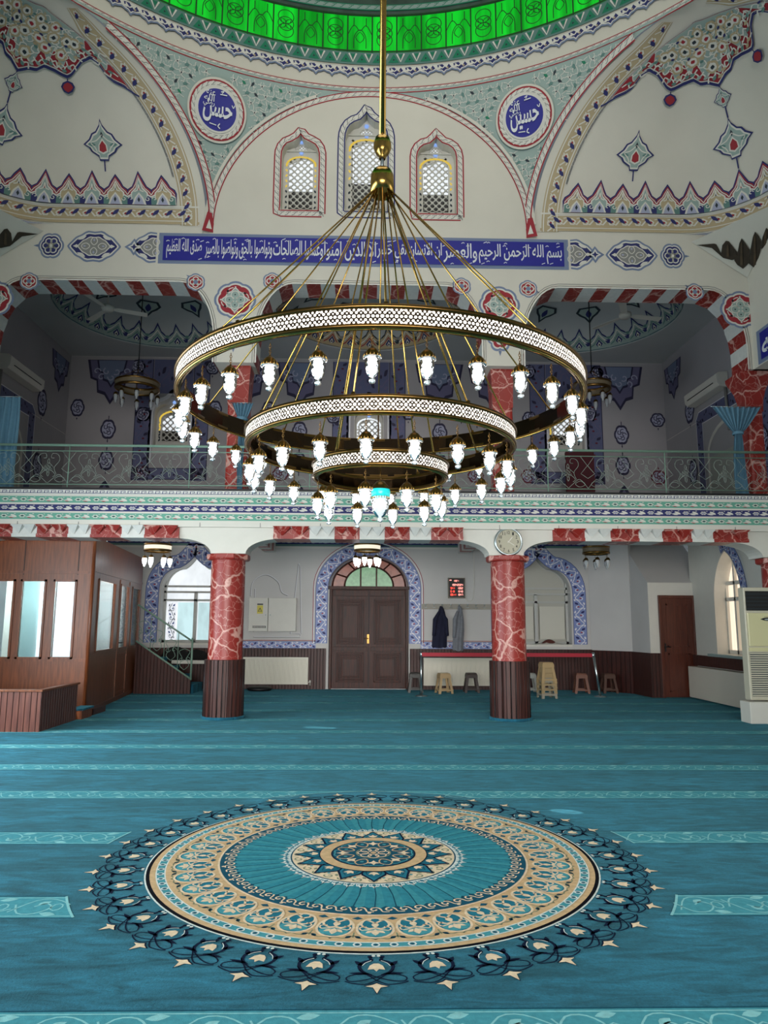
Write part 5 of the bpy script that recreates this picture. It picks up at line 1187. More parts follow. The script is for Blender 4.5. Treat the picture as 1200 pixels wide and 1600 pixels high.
mb = MB(); vwall((5.42, YB-.09), (6.12, 16.87), 0, .95, W_PLANK, mb, .03); vwall((6.12, 16.87), (6.19, 15.97), 0, .95, W_PLANK_Y, mb, .03); mb.box(6.19, 15.95, 0, 6.43, 16.0, .95, W_PLANK); struct(mb.build('baseboard_stair'))
d2 = thing('door_2', 'brown panelled side door in the white stair box', 'door', (6.84, 15.96, 0)); struct(d2)
mb = MB(); mb.box(6.43, 15.95, 0, 6.49, 16.05, 2.21, W_DOOR2); mb.box(7.19, 15.95, 0, 7.25, 16.05, 2.21, W_DOOR2); mb.box(6.49, 15.95, 2.14, 7.19, 16.05, 2.21, W_DOOR2); mb.build('door_frame', d2, bevel=.005)
mb = MB(); mb.box(6.49, 15.99, .01, 7.19, 16.03, 2.14, W_DOOR2); 
for z0, z1 in ((.12, .95), (1.08, 2.02)):
    for q in ((6.60, z0, 7.08, z0+.03), (6.60, z1-.03, 7.08, z1), (6.60, z0, 6.63, z1), (7.05, z0, 7.08, z1)): mb.box(q[0], 15.975, q[1], q[2], 15.99, q[3], W_DOOR2)
mb.build('door_leaf', d2)
mb = MB(); mb.box(6.53, 15.975, .98, 6.56, 15.99, 1.16, BLACK); mb.tube([(6.545, 15.99, 1.09), (6.545, 15.94, 1.09), (6.65, 15.94, 1.085)], .011, BLACK, 6); mb.build('door_handle', d2)

# outer side walls at ground level
R0, R1 = 13.0, 14.75
wz = dict(z0=.95)
hole = [(15.0, .98), (15.0, 2.1)]+[(14.45+.55*cos(t*PI/16), 2.1+.72*sin(t*PI/16)+.22*(1-abs(cos(t*PI/16)))) for t in range(1, 16)]+[(13.9, 2.1), (13.9, .98)]
wr_ = struct(shape2d([(-3.5, 0), (16.1, 0), (16.1, 3.62), (-3.5, 3.62)], [hole, [(6.5, .9), (6.5, 2.7), (3.0, 2.7), (3.0, .9)]], lambda u, v, d: (d, u, v), 7.22, 7.62, WHITE, 'wall_right'))
wl_ = struct(shape2d([(-3.5, 0), (YB, 0), (YB, 3.62), (-3.5, 3.62)], [[(9.0, .6), (9.0, 3.3), (0.0, 3.3), (0.0, .6)]], lambda u, v, d: (d, u, v), -7.62, -7.35, WHITE, 'wall_left'))
K = Ink(lambda u, v, h: (7.22-h, u, v), base=.006)
hp = offset(hole, -.15)[8:]; band(K, hp, .24, BORD, .2, m_tile, edge=O_NAVY, ew=.04); K.stroke(offset(hole, -.31)[8:], .02, TW, 1)
K.build('painted_tile_borders', wr_)
w7 = struct(MB().box(7.52, 13.8, .95, 7.54, 15.1, 3.2, GLASS_WARM).build('window_7'))
mb = MB()
for y in (13.9, 14.2, 14.62, 15.0): mb.box(7.46, y-.035, .98, 7.52, y+.035, 3.0, WHITE)
for z in (.98, 2.05, 2.38): mb.box(7.46, 13.8, z, 7.52, 15.1, z+.08, WHITE)
mb.build('window_frame', w7, bevel=.005)
mb = MB(); mb.box(7.10, 13.7, .92, 7.52, 15.2, .975, mat('sill_stone', '#8fa3a0', .3)); mb.build('window_sill', w7)
mb = MB(); mb.box(7.12, 12.6, .70, 7.21, 15.94, .92, W_PLANKY); struct(mb.build('trim_right'))
mb = MB(); mb.box(6.98, 12.7, .03, 7.205, 15.9, .68, mat('radiator_cover', '#d9cfc0', .5)); tag(mb.build('radiator_cover', bevel=.01), 'low cream cover panel under the right hand window', 'radiator cover')
for s, nm in ((-1, 'left'), (1, 'right')):
    x = 7.60 if s > 0 else -7.60
    mb = MB(); yy = (3.0, 6.5) if s > 0 else (0, 9.0); mb.box(x, yy[0], .6, x+.01*s, yy[1], 3.3, GLASS_W); w_ = struct(mb.build('window_%d' % (8 if s > 0 else 9)))
# windows of the entrance wall
def arched_window(nm, spec, panes, closed):
    xc, hw, z0, zs, zt = spec; mb = MB(); G_W = mat('window_frame_grey', '#b8b9b4', .4)
    mb.prism(ogee(xc, hw*.93, z0, zs, zt-.05), GLASS_W if not closed else mat('closed_shutter', '#b9b7ac', .6), fB, YB+.36, YB+.38); r = struct(mb.build(nm, fixn=True))
    mb = MB(); mb.prism(ogee(xc, hw, z0, zs, zt)+[], G_W, fB, YB+.385, YB+.40)
    for z, t_ in ((z0, .06), (2.08, .05), (2.28, .05), (2.42, .05)): mb.box(xc-hw, YB+.28, z, xc+hw, YB+.345, z+t_, G_W)
    for x in (xc-hw+.02, xc, xc+hw-.02): mb.box(x-.04, YB+.28, z0, x+.04, YB+.35, 2.30, G_W)
    mb.box(xc-hw, YB+.28, 2.30, xc-hw+.05, YB+.35, 2.6, G_W); mb.box(xc+hw-.05, YB+.28, 2.30, xc+hw, YB+.35, 2.6, G_W)
    if closed:
        for s in (-1, 1): mb.box(xc+s*.08, YB+.27, z0+.12, xc+s*(hw-.1), YB+.285, 2.0, mat('closed_shutter_panel', '#cfccbf', .6)); 
    mb.build('window_frame', r)
    if not closed:
        K = Ink(planeY(YB+.30), base=.001); K.fill([(xc-.68, z0+.06), (xc-.46, z0+.06), (xc-.46, 2.05), (xc-.68, 2.05)], mat('stained_white', '#ffffff', .5, emit='#e9eefc', es=.5)); band(K, [(xc-.57, z0+.08), (xc-.57, 2.03)], .2, mat('stained_white', '#ffffff'), .24, m_scroll(O_DARK, O_PERI, O_PERI), lay=1)
        K.build('stained_panel', r)
        mb = MB(); mb.prism([(xc+.06, z0+.06), (xc+hw-.1, z0+.06), (xc+hw-.1, 2.05), (xc+.06, 2.05)], GLASS_T, fB, YB+.345, YB+.352); mb.prism([(xc-.44, z0+.06), (xc-.05, z0+.06), (xc-.05, 2.05), (xc-.44, 2.05)], GLASS_T, fB, YB+.345, YB+.352); mb.build('pane', r)
    mb = MB(); mb.box(xc-hw, YB-.02, z0-.06, xc+hw, YB+.4, z0, WHITE); mb.build('window_sill', r)
arched_window('window_10', wl, 0, False); arched_window('window_11', wr, 0, True)
# entrance door
d1 = thing('door_1', 'dark double entrance door with carved panels under a green and orange fanlight', 'door', (.04, YB, 0)); struct(d1)
for s in (-1, 1):
    mb = MB(); c0 = .04; x0, x1 = (c0-.90, c0-.002) if s < 0 else (c0+.002, c0+.90)
    mb.box(x0, YB+.04, .02, x1, YB+.10, 2.38, W_DOOR)
    def panel(a, z0, b, z1):
        for g, w_, d_ in ((0, .035, .035), (.055, .02, .018), (.10, .03, .03)):
            for q in ((a+g, z0+g, b-g, z0+g+w_), (a+g, z1-g-w_, b-g, z1-g), (a+g, z0+g, a+g+w_, z1-g), (b-g-w_, z0+g, b-g, z1-g)): mb.box(q[0], YB+.04-d_, q[1], q[2], YB+.04, q[3], W_DOOR)
        mb.prism([(a+.15, z0+.15), (b-.15, z0+.15), (b-.15, z1-.15), (a+.15, z1-.15)], W_DOOR, fB, YB+.025, YB+.04)
    panel(x0+.12, .16, x1-.12, .86); panel(x0+.12, 1.06, x1-.12, 2.14)
    mb.box(x0+.04, YB+.02, .90, x1-.04, YB+.04, 1.0, W_DOOR); mb.box(x0+.02, YB+.015, 2.22, x1-.02, YB+.04, 2.36, W_DOOR)
    mb.build('door_leaf', d1, bevel=.006)
mb = MB(); mb.box(.0, YB-.0, 1.08, .05, YB+.02, 1.3, GOLD2); mb.tube([(.03, YB+.02, 1.2), (.03, YB-.05, 1.2), (-.08, YB-.05, 1.2)], .012, GOLD2, 6); mb.build('door_handle', d1)
mb = MB(); mb.box(-.92, YB-.02, 0, -.86, YB+.12, 2.42, W_DOOR); mb.box(.94, YB-.02, 0, 1.0, YB+.12, 2.42, W_DOOR); mb.box(-.96, YB-.04, 2.38, 1.03, YB+.12, 2.46, W_DOOR)
mb.build('door_frame', d1, bevel=.006)
mb = MB(); r0, rz0 = .60, .50
F_ = [(r0*cos(t*PI/24), rz0*sin(t*PI/24)) for t in range(25)]
mb.prism([(.035+x, 2.46+z) for x, z in F_], GLASS_P, fB, YB+.10, YB+.11); mb.prism([(.035+x*1.55, 2.46+z*1.42) for x, z in F_], GLASS_O, fB, YB+.115, YB+.12); fr = mb.build('fanlight_glass', d1, fixn=True)
mb = MB()
for k_ in (1.0, 1.5): mb.tube([(.035+x*k_, YB+.09, 2.46+z*(k_ if k_ == 1 else 1.40)) for x, z in F_], .022, W_DOOR, 6)
for x in (-.17, .22): mb.box(x-.02, YB+.07, 2.46, x+.02, YB+.1, 2.46+rz0*.95, W_DOOR)
for a in (.45, .95, PI/2, PI-.95, PI-.45): mb.tube([(.035+r0*cos(a), YB+.09, 2.46+rz0*sin(a)), (.035+r0*1.5*cos(a), YB+.09, 2.46+rz0*1.4*sin(a))], .02, W_DOOR, 5)
mb.build('fanlight_bars', d1)
# radiators
RADW = mat('radiator_enamel', '#dcd8c8', .4)
def radiator(x0, x1, z0, z1, lab):
    t = thing('radiator', lab, 'radiator', ((x0+x1)/2, YB-.12, z0), 'panel radiators'); mb = MB(); mb.box(x0, YB-.15, z0, x1, YB-.07, z1, RADW); n = int((x1-x0)/.035)
    for i in range(n): x = x0+.02+(x1-x0-.04)*i/(n-1); mb.box(x-.008, YB-.175, z0+.03, x+.008, YB-.15, z1-.03, RADW)
    mb.build('panel', t)
    mb = MB(); mb.box(x0, YB-.155, z1, x1, YB-.06, z1+.012, WHITE); mb.build('top_grille', t)
    mb = MB(); mb.tube([(x1, YB-.1, z0+.05), (x1+.05, YB-.1, z0+.05), (x1+.05, YB-.1, z0-.03)], .012, WHITE, 6); mb.lathe([(0, 0), (.022, 0), (.022, .05), (0, .05)], (x1+.05, YB-.1, z0+.04), WHITE, 10); mb.build('valve', t)
radiator(-2.95, -1.40, .12, .74, 'cream ribbed radiator left of the entrance door'); radiator(1.36, 3.1, .10, .74, 'cream ribbed radiator behind the plastic stools')
# electrical cupboards
t = thing('electrical_cupboard', 'white double cupboard with warning sticker behind the left column', 'cupboard', (-2.1, YB-.06, 1.35))
for a, b in ((-2.86, -2.40), (-2.39, -1.72)):
    mb = MB(); mb.box(a, YB-.115, 1.36, b, YB-.02, 2.16, WHITE); dr = mb.build('door', t, bevel=.008); mb = MB(); mb.lathe([(0, -.02), (.014, -.02), (.014, 0), (0, 0)], (b-.05 if b < -2 else a+.05, YB-.10, 1.75), STEEL, 10, ax='y'); mb.build('lock', dr)
K = Ink(planeY(YB-.117), base=.001, step=.001); K.fill([(-2.66, 1.78), (-2.52, 1.78), (-2.52, 1.98), (-2.66, 1.98)], mat('sticker_yellow', '#d8c84a', .5)); K.fill([(-2.645, 1.83), (-2.535, 1.83), (-2.59, 1.93)], BLACK, 1); K.fill([(-2.625, 1.84), (-2.555, 1.84), (-2.59, 1.905)], mat('sticker_yellow'), 2); K.stroke([(-2.585, 1.895), (-2.6, 1.87), (-2.58, 1.87), (-2.59, 1.845)], .006, BLACK, 3)
K.fill([(-2.66, 1.99), (-2.52, 1.99), (-2.52, 2.02), (-2.66, 2.02)], BLACK); K.build('warning_sticker', t); K = Ink(planeY(YB-.117), base=.001, step=.001); K.fill([(-2.76, 1.44), (-2.44, 1.44), (-2.44, 1.49), (-2.76, 1.49)], BLACK)
for i in range(9): K.fill([(-2.75+i*.034, 1.45), (-2.73+i*.034, 1.45), (-2.73+i*.034, 1.48), (-2.75+i*.034, 1.48)], WHITE, 1)
K.build('name_plate', t)
# hook rail, garments
t = thing('coat_rack', 'grey board of coat hooks on the wall right of the entrance', 'coat rack', (2.2, YB-.02, 1.95)); mb = MB(); mb.box(1.33, YB-.03, 1.91, 3.35, YB-.002, 2.04, mat('rack_grey', '#9c968a', .5)); mb.build('board', t, bevel=.004)
hk = None
for i in range(10):
    x = 1.42+i*.205
    mb = MB(); mb.tube([(x, YB-.03, 2.0), (x, YB-.07, 2.0), (x, YB-.085, 2.02)], .008, STEEL, 6); mb.tube([(x-.03, YB-.07, 1.955), (x, YB-.045, 1.95), (x+.03, YB-.07, 1.955)], .008, STEEL, 6); mb.lathe([(0, -.015), (.014, -.012), (.018, 0), (.014, .012), (0, .015)], (x, YB-.09, 2.025), STEEL, 8); mb.build('hook', t)
def garment(name, lab, cat, x, zt, L_, w_, col, sleeve):
    m_ = mat('cloth_'+name, col, .9, var=.12, vscale=12); t = thing(name, lab, cat, (x, YB-.1, zt)); mb = MB(); P = []
    for i in range(33):
        a = 2*PI*i/32; row = []
        for j in range(15):
            v = j/14; hw = .03+(w_*.5-.03)*min(1, v*1.6)**.7; z = zt-L_*v; dx = .03*sin(v*4+1)
            row.append((x+dx+hw*cos(a)*(1+.1*sin(5*a+v*3)), YB-.11+(.03+.035*v)*sin(a)*(1+.25*sin(7*a+v*2)), z-.02*sin(3*a)*v))
        P.append(row)
    mb.grid(P, m_); mb.build('body', t)
    mb = MB(); 
    for s in sleeve: mb.tube([(x+s*.02, YB-.14, zt-.12), (x+s*w_*.38, YB-.15, zt-.32), (x+s*w_*.45, YB-.15, zt-L_*.62), (x+s*w_*.48, YB-.15, zt-L_*.72)], [.03, .055, .045, .042], m_, 10)
    mb.build('sleeve', t); mb = MB(); mb.tube([(x, YB-.12, zt-.0), (x+.05, YB-.15, zt-.08), (x+.04, YB-.155, zt-.25)], [.02, .035, .02], m_, 8); mb.build('collar', t)
garment('jacket', 'navy jacket hanging on a hook right of the entrance door', 'jacket', 1.77, 1.98, .98, .34, '#1a1c34', (-1, 1)); garment('gown', 'long grey gown hanging from the coat hooks', 'gown', 2.22, 1.99, 1.06, .25, '#7d7f86', (-1,))
# LED board and its cable
t = thing('prayer_time_board', 'small black display board with glowing red figures on the wall', 'display board', (2.18, YB, 2.43)); mb = MB(); mb.box(1.97, YB-.05, 2.18, 2.39, YB-.002, 2.68, mat('board_frame', '#6c6252', .4)); mb.build('frame', t, bevel=.006)
LED = mat('led_red', '#400000', .5, emit='#ff4a3a', es=2.2); LEDP = mat('led_pink', '#400000', .5, emit='#ff9c90', es=1.9)
mb = MB(); mb.box(1.995, YB-.056, 2.21, 2.365, YB-.05, 2.66, BLACK); scn = mb.build('screen', t)
K = Ink(planeY(YB-.056), base=.001); rr = random.Random(5)
def seg(x, z, s, d, m_):
    S = {'a': ((0, 1), (.6, 1)), 'b': ((.6, 1), (.6, .5)), 'c': ((.6, .5), (.6, 0)), 'd': ((0, 0), (.6, 0)), 'e': ((0, .5), (0, 0)), 'f': ((0, 1), (0, .5)), 'g': ((0, .5), (.6, .5))}
    D = {'0': 'abcdef', '1': 'bc', '2': 'abged', '3': 'abgcd', '4': 'fgbc', '5': 'afgcd', '6': 'afgedc', '7': 'abc', '8': 'abcdefg', '9': 'abcdfg'}[d]
    for k_ in D: (a, b), (c, e) = S[k_]; K.stroke([(x+a*s, z+b*s), (x+c*s, z+e*s)], s*.2, m_)
for x, s_ in ((2.105, '13'), (2.175, '21')):
    for j, d in enumerate(s_): seg(x+j*.034, 2.585, .038, d, LEDP)
for z, l, r_, m_ in ((2.485, '1904', '2024', LEDP), (2.405, '541', '1302', LED), (2.325, '613', '1548', LED), (2.245, '0811', '1947', LED)):
    for j, d in enumerate(l): seg((2.035 if z < 2.48 else 2.06)+j*.034, z, .042, d, m_)
    for j, d in enumerate(r_): seg(2.20+j*.036, z, .042, d, m_ if z > 2.48 else LEDP)
K.fill([(2.01, 2.61), (2.06, 2.61), (2.06, 2.63), (2.01, 2.63)], LEDP); K.build('figures', scn)
mb = MB(); mb.tube(spline([(2.405, YB-.015, 2.2), (2.46, YB-.012, 2.12), (2.58, YB-.01, 2.16), (2.62, YB-.008, 2.6), (2.62, YB-.008, 3.4)], 6), .008, WHITE, 5); tag(mb.build('cable'), 'thin white cable looping down beside the red display board', 'cable')
# queue barrier
t = thing('queue_barrier', 'red belt stretched between two steel posts before the stools', 'barrier', (3.1, 16.1, 0))
for a, b in (((1.19, 16.12), (1.19, 16.12)), ((5.10, 16.1), (4.98, 16.1))):
    mb = MB(); mb.lathe([(0, 0), (.13, 0), (.13, .012), (.04, .03), (0, .03)], (a[0], a[1], 0), STEEL, 24); mb.tube([(a[0], a[1], .02), (b[0], b[1], .93)], .026, STEEL, 12); mb.lathe([(0, .96), (.03, .955), (.034, .9), (.034, .86), (.026, .85)], (b[0], b[1], 0), STEEL, 12); mb.build('post', t)
mb = MB(); mb.box(1.19, 16.09, .855, 4.98, 16.096, .935, mat('belt_red', '#b01830', .6)); mb.build('belt', t)
# stools
def stool(x, y, lab, col, sc=1.0, z=0, rz=0.0, grp=None, part_of=None):
    m_ = mat('plastic_'+col.strip('#'), col, .45); t = thing('plastic_stool', lab, 'stool', (x, y, z), grp, rz); h, a, b = .44*sc, .115, .175
    mb = MB(); mb.prism([(-a, -a), (a, -a), (a, a), (-a, a)], m_, lambda u, v, d: (u, v, d), h-.02, h); mb.prism([(-a*1.08, -a*1.08), (a*1.08, -a*1.08), (a*1.08, a*1.08), (-a*1.08, a*1.08)], m_, lambda u, v, d: (u, v, d), h-.05, h-.018); mb.build('seat', t, world=False, bevel=.008, fixn=True)
    for sx in (-1, 1):
        for sy in (-1, 1):
            mb = MB(); T_ = [(sx*a, sy*a), (sx*a, sy*(a-.055)), (sx*(a-.012), sy*(a-.055)), (sx*(a-.012), sy*(a-.012)), (sx*(a-.055), sy*(a-.012)), (sx*(a-.055), sy*a)]
            B_ = [(u+sx*(b-a), v+sy*(b-a)) for u, v in T_]; V = [(u, v, h-.04) for u, v in T_]+[(u, v, 0) for u, v in B_]
            mb.add(V, [(0, 1, 2, 3, 4, 5), (11, 10, 9, 8, 7, 6)]+[(i, (i+1) % 6, (i+1) % 6+6, i+6) for i in range(6)], m_); mb.build('leg', t, world=False, fixn=True)
    for nm_, z0, z1 in (('apron', h-.11, h-.045), ('stretcher', .06, .095)):
        mb = MB(); k_ = a+(b-a)*(1-(z0+z1)/2/h)
        for s in (-1, 1): mb.box(-k_, s*k_-.006, z0, k_, s*k_+.006, z1, m_); mb.box(s*k_-.006, -k_, z0, s*k_+.006, k_, z1, m_)
        mb.build(nm_, t, world=False)
    return t
stool(1.12, 17.1, 'dark grey plastic stool beside the left barrier post', '#35332f', 1.0); stool(1.76, 16.85, 'beige plastic stool in front of the radiator', '#b59a72', 1.02, rz=.2)
stool(2.42, 17.1, 'dark brown plastic stool between the beige one and the column', '#3a2a26', 1.0); stool(3.78, 17.1, 'white plastic stool half hidden by the right column', '#c9c6bc', 1.0)
for i, (c_, l_) in enumerate((('#9a9484', 'grey beige plastic stool at the bottom of the stack'), ('#a89068', 'tan plastic stool, second from the floor in the stack'), ('#ab936b', 'tan plastic stool, third from the floor in the stack'), ('#b89c70', 'beige plastic stool on top of the stack'))): stool(3.87, 15.85, l_, c_, 1.0, z=i*.105, rz=.12, grp='stacked plastic stools')
stool(4.95, 17.0, 'orange brown plastic stool left of the right barrier post', '#7a4a36', 1.02, rz=-.1); stool(5.62, 17.1, 'brown plastic stool right of the leaning barrier post', '#5c4034', 1.0)
# things on the right window sill
t = thing('folded_cloth', 'folded brown and white cloth lying on the right window ledge', 'cloth', (4.4, YB-.0, 1.08)); mb = MB(); P = [[(4.1+.7*i/10, YB-.03+.2*j/6, 1.085+.05*sin(PI*i/10)*sin(PI*j/6)*(1+.4*sin(i*2))) for j in range(7)] for i in range(11)]; mb.grid(P, mat('cloth_white', '#c8c4ba', .9)); mb.build('white_cloth', t)
mb = MB(); P = [[(4.25+.4*i/10, YB+.0+.12*j/6, 1.10+.10*sin(PI*i/10)*sin(PI*j/6)) for j in range(7)] for i in range(11)]; mb.grid(P, mat('cloth_brown', '#5a2f28', .9)); mb.build('brown_cloth', t)
# bag on the floor
mb = MB(); mb.lathe([(0, 0), (.25, 0), (.30, .04), (.22, .09), (.08, .10), (0, .09)], (-2.5, 17.4, 0), BLACK, 20); o = tag(mb.build('black_bag'), 'flat black bag lying on the carpet under the left radiator', 'bag')

# ---- wooden booth, bench and stair on the left
bt = thing('office_booth', 'brown wood and glass booth on the left with a glazed door', 'booth', (-6.0, 12.67, 0))
YF = 12.67
def frame_wall(p, q, cols, zs, name, parent, handle=None, dz=0):
    """panelled wall from p to q; cols: list of (t0, t1, kind) with kind 'glass' or 'door'"""
    P = Vector((p[0], p[1], 0)); Q = Vector((q[0], q[1], 0)); D = (Q-P); Ln = D.length; D.normalize(); Nn = Vector((D.y, -D.x, 0))
    g = lambda t, n, z: P+D*(t*Ln)+Nn*n+Vector((0, 0, z))
    def bx(mb, t0, t1, z0, z1, n0, n1, m_):
        V = [g(t, n, z) for t in (t0, t1) for n in (n0, n1) for z in (z0, z1)]; mb.add(V, [(0, 1, 3, 2), (4, 6, 7, 5), (0, 4, 5, 1), (2, 3, 7, 6), (0, 2, 6, 4), (1, 5, 7, 3)], m_)
    b0, b1, top = zs; mb = MB(); bx(mb, 0, 1, 0, b0, -.05, 0, W_BOOTH); bx(mb, 0, 1, b1, top, -.05, 0, W_BOOTH)
    prev = 0
    for t0, t1, k_ in cols: bx(mb, prev, t0, b0, b1, -.05, 0, W_BOOTH); prev = t1
    bx(mb, prev, 1, b0, b1, -.05, 0, W_BOOTH)
    for z in (b0-.04, b1+.10, .04): bx(mb, 0, 1, z, z+.05, 0, .012, W_BOOTH)
    mb.build(name, parent)
    for t0, t1, k_ in cols:
        e = .035/Ln; mb = MB()
        for (a, b, c, d) in ((t0, t1, b0, b0+.035), (t0, t1, b1-.035, b1), (t0, t0+e, b0, b1), (t1-e, t1, b0, b1)): bx(mb, a, b, c, d, 0, .02, W_BOOTH)
        if k_ == 'door':
            for (a, b, c, d) in ((t0-2*e, t0-e*1.4, .1, b1+.08), (t1+e*1.4, t1+2*e, .1, b1+.08), (t0-e, t1+e, .14, .17), (t0-e, t1+e, b0-.12, b0-.09)): bx(mb, a, b, c, d, 0, .015, W_BOOTH)
        fr = mb.build('door' if k_ == 'door' else 'window_sash', parent); mb = MB(); bx(mb, t0+e, t1-e, b0+.035, b1-.035, -.03, -.025, PANE); mb.build('pane', fr)
        if k_ == 'door':
            mb = MB(); c = g(t0+e*.5, .02, 1.15); mb.tube([c, c+Nn*.05, c+Nn*.05+D*.12], .012, BLACK, 6); mb.build('handle', fr)
    return g
X0 = -7.35; XC = -4.76; LF = XC-X0
tx = lambda x: (x-X0)/LF
frame_wall((X0, YF), (XC, YF), [(tx(-6.75), tx(-6.07), 'glass'), (tx(-5.98), tx(-5.54), 'glass'), (tx(-5.42), tx(-5.02), 'glass')], (.93, 2.28, 3.04), 'front_panel', bt)
frame_wall((XC, YF), (-5.27, 17.1), [(.10, .40, 'glass'), (.50, .68, 'door'), (.76, .95, 'glass')], (1.02, 2.33, 3.04), 'side_panel', bt)
mb = MB(); mb.tube([(XC, YF, 0), (XC, YF, 3.04)], .03, W_BOOTH, 8)
mb.build('corner_post', bt)
for x in (-6.55, -5.95, -5.02): mb = MB(); mb.box(x-.006, YF-.005, 2.36, x+.006, YF+.002, 3.04, BLACK); mb.build('panel_joint', bt)
mb = MB(); mb.box(-4.80, 12.72, 0, -4.62, 13.3, .10, W_PLANKY); mb.build('plinth', bt)
# white blind and desk inside the booth
BL_ = crystal('booth_blind'); BL_.node_tree.nodes['Mix Shader.001'].inputs[0].default_value = 0.97
for i, (x0, x1, lab) in enumerate(((-5.45, -4.98, 'white roller blind inside the booth window nearest the corner'), (-6.6, -6.3, 'white roller blind at the far left booth window'))):
    mb = MB(); mb.box(x0, YF+.16, .9, x1, YF+.165, 2.35, BL_); tag(mb.build('roller_blind'), lab, 'blind')
mb = MB(); mb.add([(-7.3, 15.6, 0), (-5.6, 15.6, 0), (-5.6, 15.6, 3.5), (-7.3, 15.6, 3.5)], [(0, 1, 2, 3)], mat('booth_back', '#9fc4c8', .8)); struct(mb.build('wall_booth_back'))
mb = MB(); P0 = [(-4.86, 13.2), (-5.30, 16.9)]; mb.add([(-4.98, 13.0, .9), (-5.35, 16.6, .9), (-5.35, 16.6, 2.35), (-4.98, 13.0, 2.35)], [(0, 1, 2, 3)], BL_); tag(mb.build('roller_blind'), 'long pale blind behind the glazed booth door', 'blind')
l = bpy.data.lights.new('booth_fill', 'POINT'); l.energy = 90; l.shadow_soft_size = .2; o = bpy.data.objects.new('booth_fill', l); o.location = (-6.2, 14.0, 2.8); COL.objects.link(o); o = bpy.data.objects.new('booth_fill', l); o.location = (-6.3, 15.3, 2.2); COL.objects.link(o)  # unseen point lights added to make the blinds glow from behind
# bench box
bn = thing('bench_box', 'low plank-clad wooden platform before the booth at far left', 'bench', (-6.0, 10.8, 0))
mb = MB(); mb.box(-7.3, 10.78, .0, -4.67, 10.80, .56, W_BENCH); mb.build('front_boards', bn)
mb = MB(); mb.box(-4.69, 10.80, .0, -4.67, 12.10, .56, W_BENCHY); mb.build('side_boards', bn)
mb = MB(); mb.box(-7.3, 10.76, .56, -4.65, 10.86, .59, W_BOOTH); mb.box(-4.75, 10.86, .56, -4.65, 12.15, .59, W_BOOTH); mb.box(-7.3, 10.86, .10, -4.75, 12.1, .12, CARPET); mb.build('cap_rail', bn, bevel=.005)
mb = MB(); mb.box(-4.78, 12.16, 0, -4.60, 12.60, .14, W_BOOTH); mb.box(-4.80, 12.14, .14, -4.58, 12.62, .17, CARPET); tag(mb.build('booth_step'), 'small carpeted step at the corner of the booth', 'step')
# staircase
st_ = thing('staircase', 'wood clad stair flight rising left beside the booth with green scroll railing', 'staircase', (-4.5, 16.5, 0))
SX0, SX1 = -5.15, -3.9
mb = MB(); mb.prism([(SX0, 0), (SX1, 0), (SX1, .30), (SX0, 1.12)], W_PLANK, fB, 16.5, 16.56); mb.build('stringer', st_)
for i in range(4):
    x = SX1+.05-.28*i; mb = MB(); mb.box(x-.28, 16.56, 0, x, 17.44, .19*(i+1), CARPET); mb.build('step', st_)
mb = MB(); mb.tube([(SX1, 16.5, .32), (SX0, 16.5, 1.15)], .02, RAIL, 6); mb.tube([(SX1-.02, 16.5, 1.16), (SX0, 16.5, 1.95)], .022, RAIL, 6); mb.tube([(SX1-.0, 16.5, .30), (SX1-.0, 16.5, 1.22)], .022, RAIL, 8)
for i in range(1, 4): x = SX1-.31*i; mb.tube([(x, 16.5, .32+.205*i), (x, 16.5, 1.16+.2*i)], .009, RAIL, 5)
mb.build('handrail', st_); mb = MB()
for i in range(4):
    x = SX1-.16-.31*i; z = .50+.205*i
    for s in (-1, 1): mb.tube([(x+a, 16.5, z+b+.22) for a, b in spline([(0, -.2), (s*.1, -.1), (s*.05, .05), (s*.12, .2), (0, .26)], 4)], .007, RAIL, 4); mb.tube([(x+a, 16.5, z+b+.2) for a, b in spiral(s*.07, .05, .06, .015, 0, s*6, 9)], .006, RAIL, 4)
mb.build('scroll_infill', st_)
t = thing('shoe_shelf', 'low white shelf beyond the stair foot with dark bundles', 'shelf', (-3.9, 17.4, 0)); mb = MB(); mb.box(-4.6, 17.48, .60, -2.95, 17.72, .68, WHITE); mb.build('shelf_board', t); mb = MB(); mb.box(-4.5, 17.5, 0, -4.45, 17.7, .60, W_PLANK); mb.box(-3.05, 17.5, 0, -3.0, 17.7, .60, W_PLANK); mb.build('leg', t)
mb = MB(); mb.lathe([(0, 0), (.30, 0), (.34, .08), (.28, .2), (.12, .30), (0, .31)], (-4.55, 17.45, .68), mat('dark_cloth', '#12100f', .9, var=.3, vscale=20), 14); mb.lathe([(0, 0), (.22, 0), (.26, .1), (.2, .2), (0, .26)], (-4.05, 17.45, .68), mat('dark_cloth'), 12); mb.V = [(x, 17.59+(y-17.45)*.32, z) for x, y, z in mb.V]; tag(mb.build('cloth_bundle'), 'dark bundled cloth heaped on the low white shelf', 'cloth')

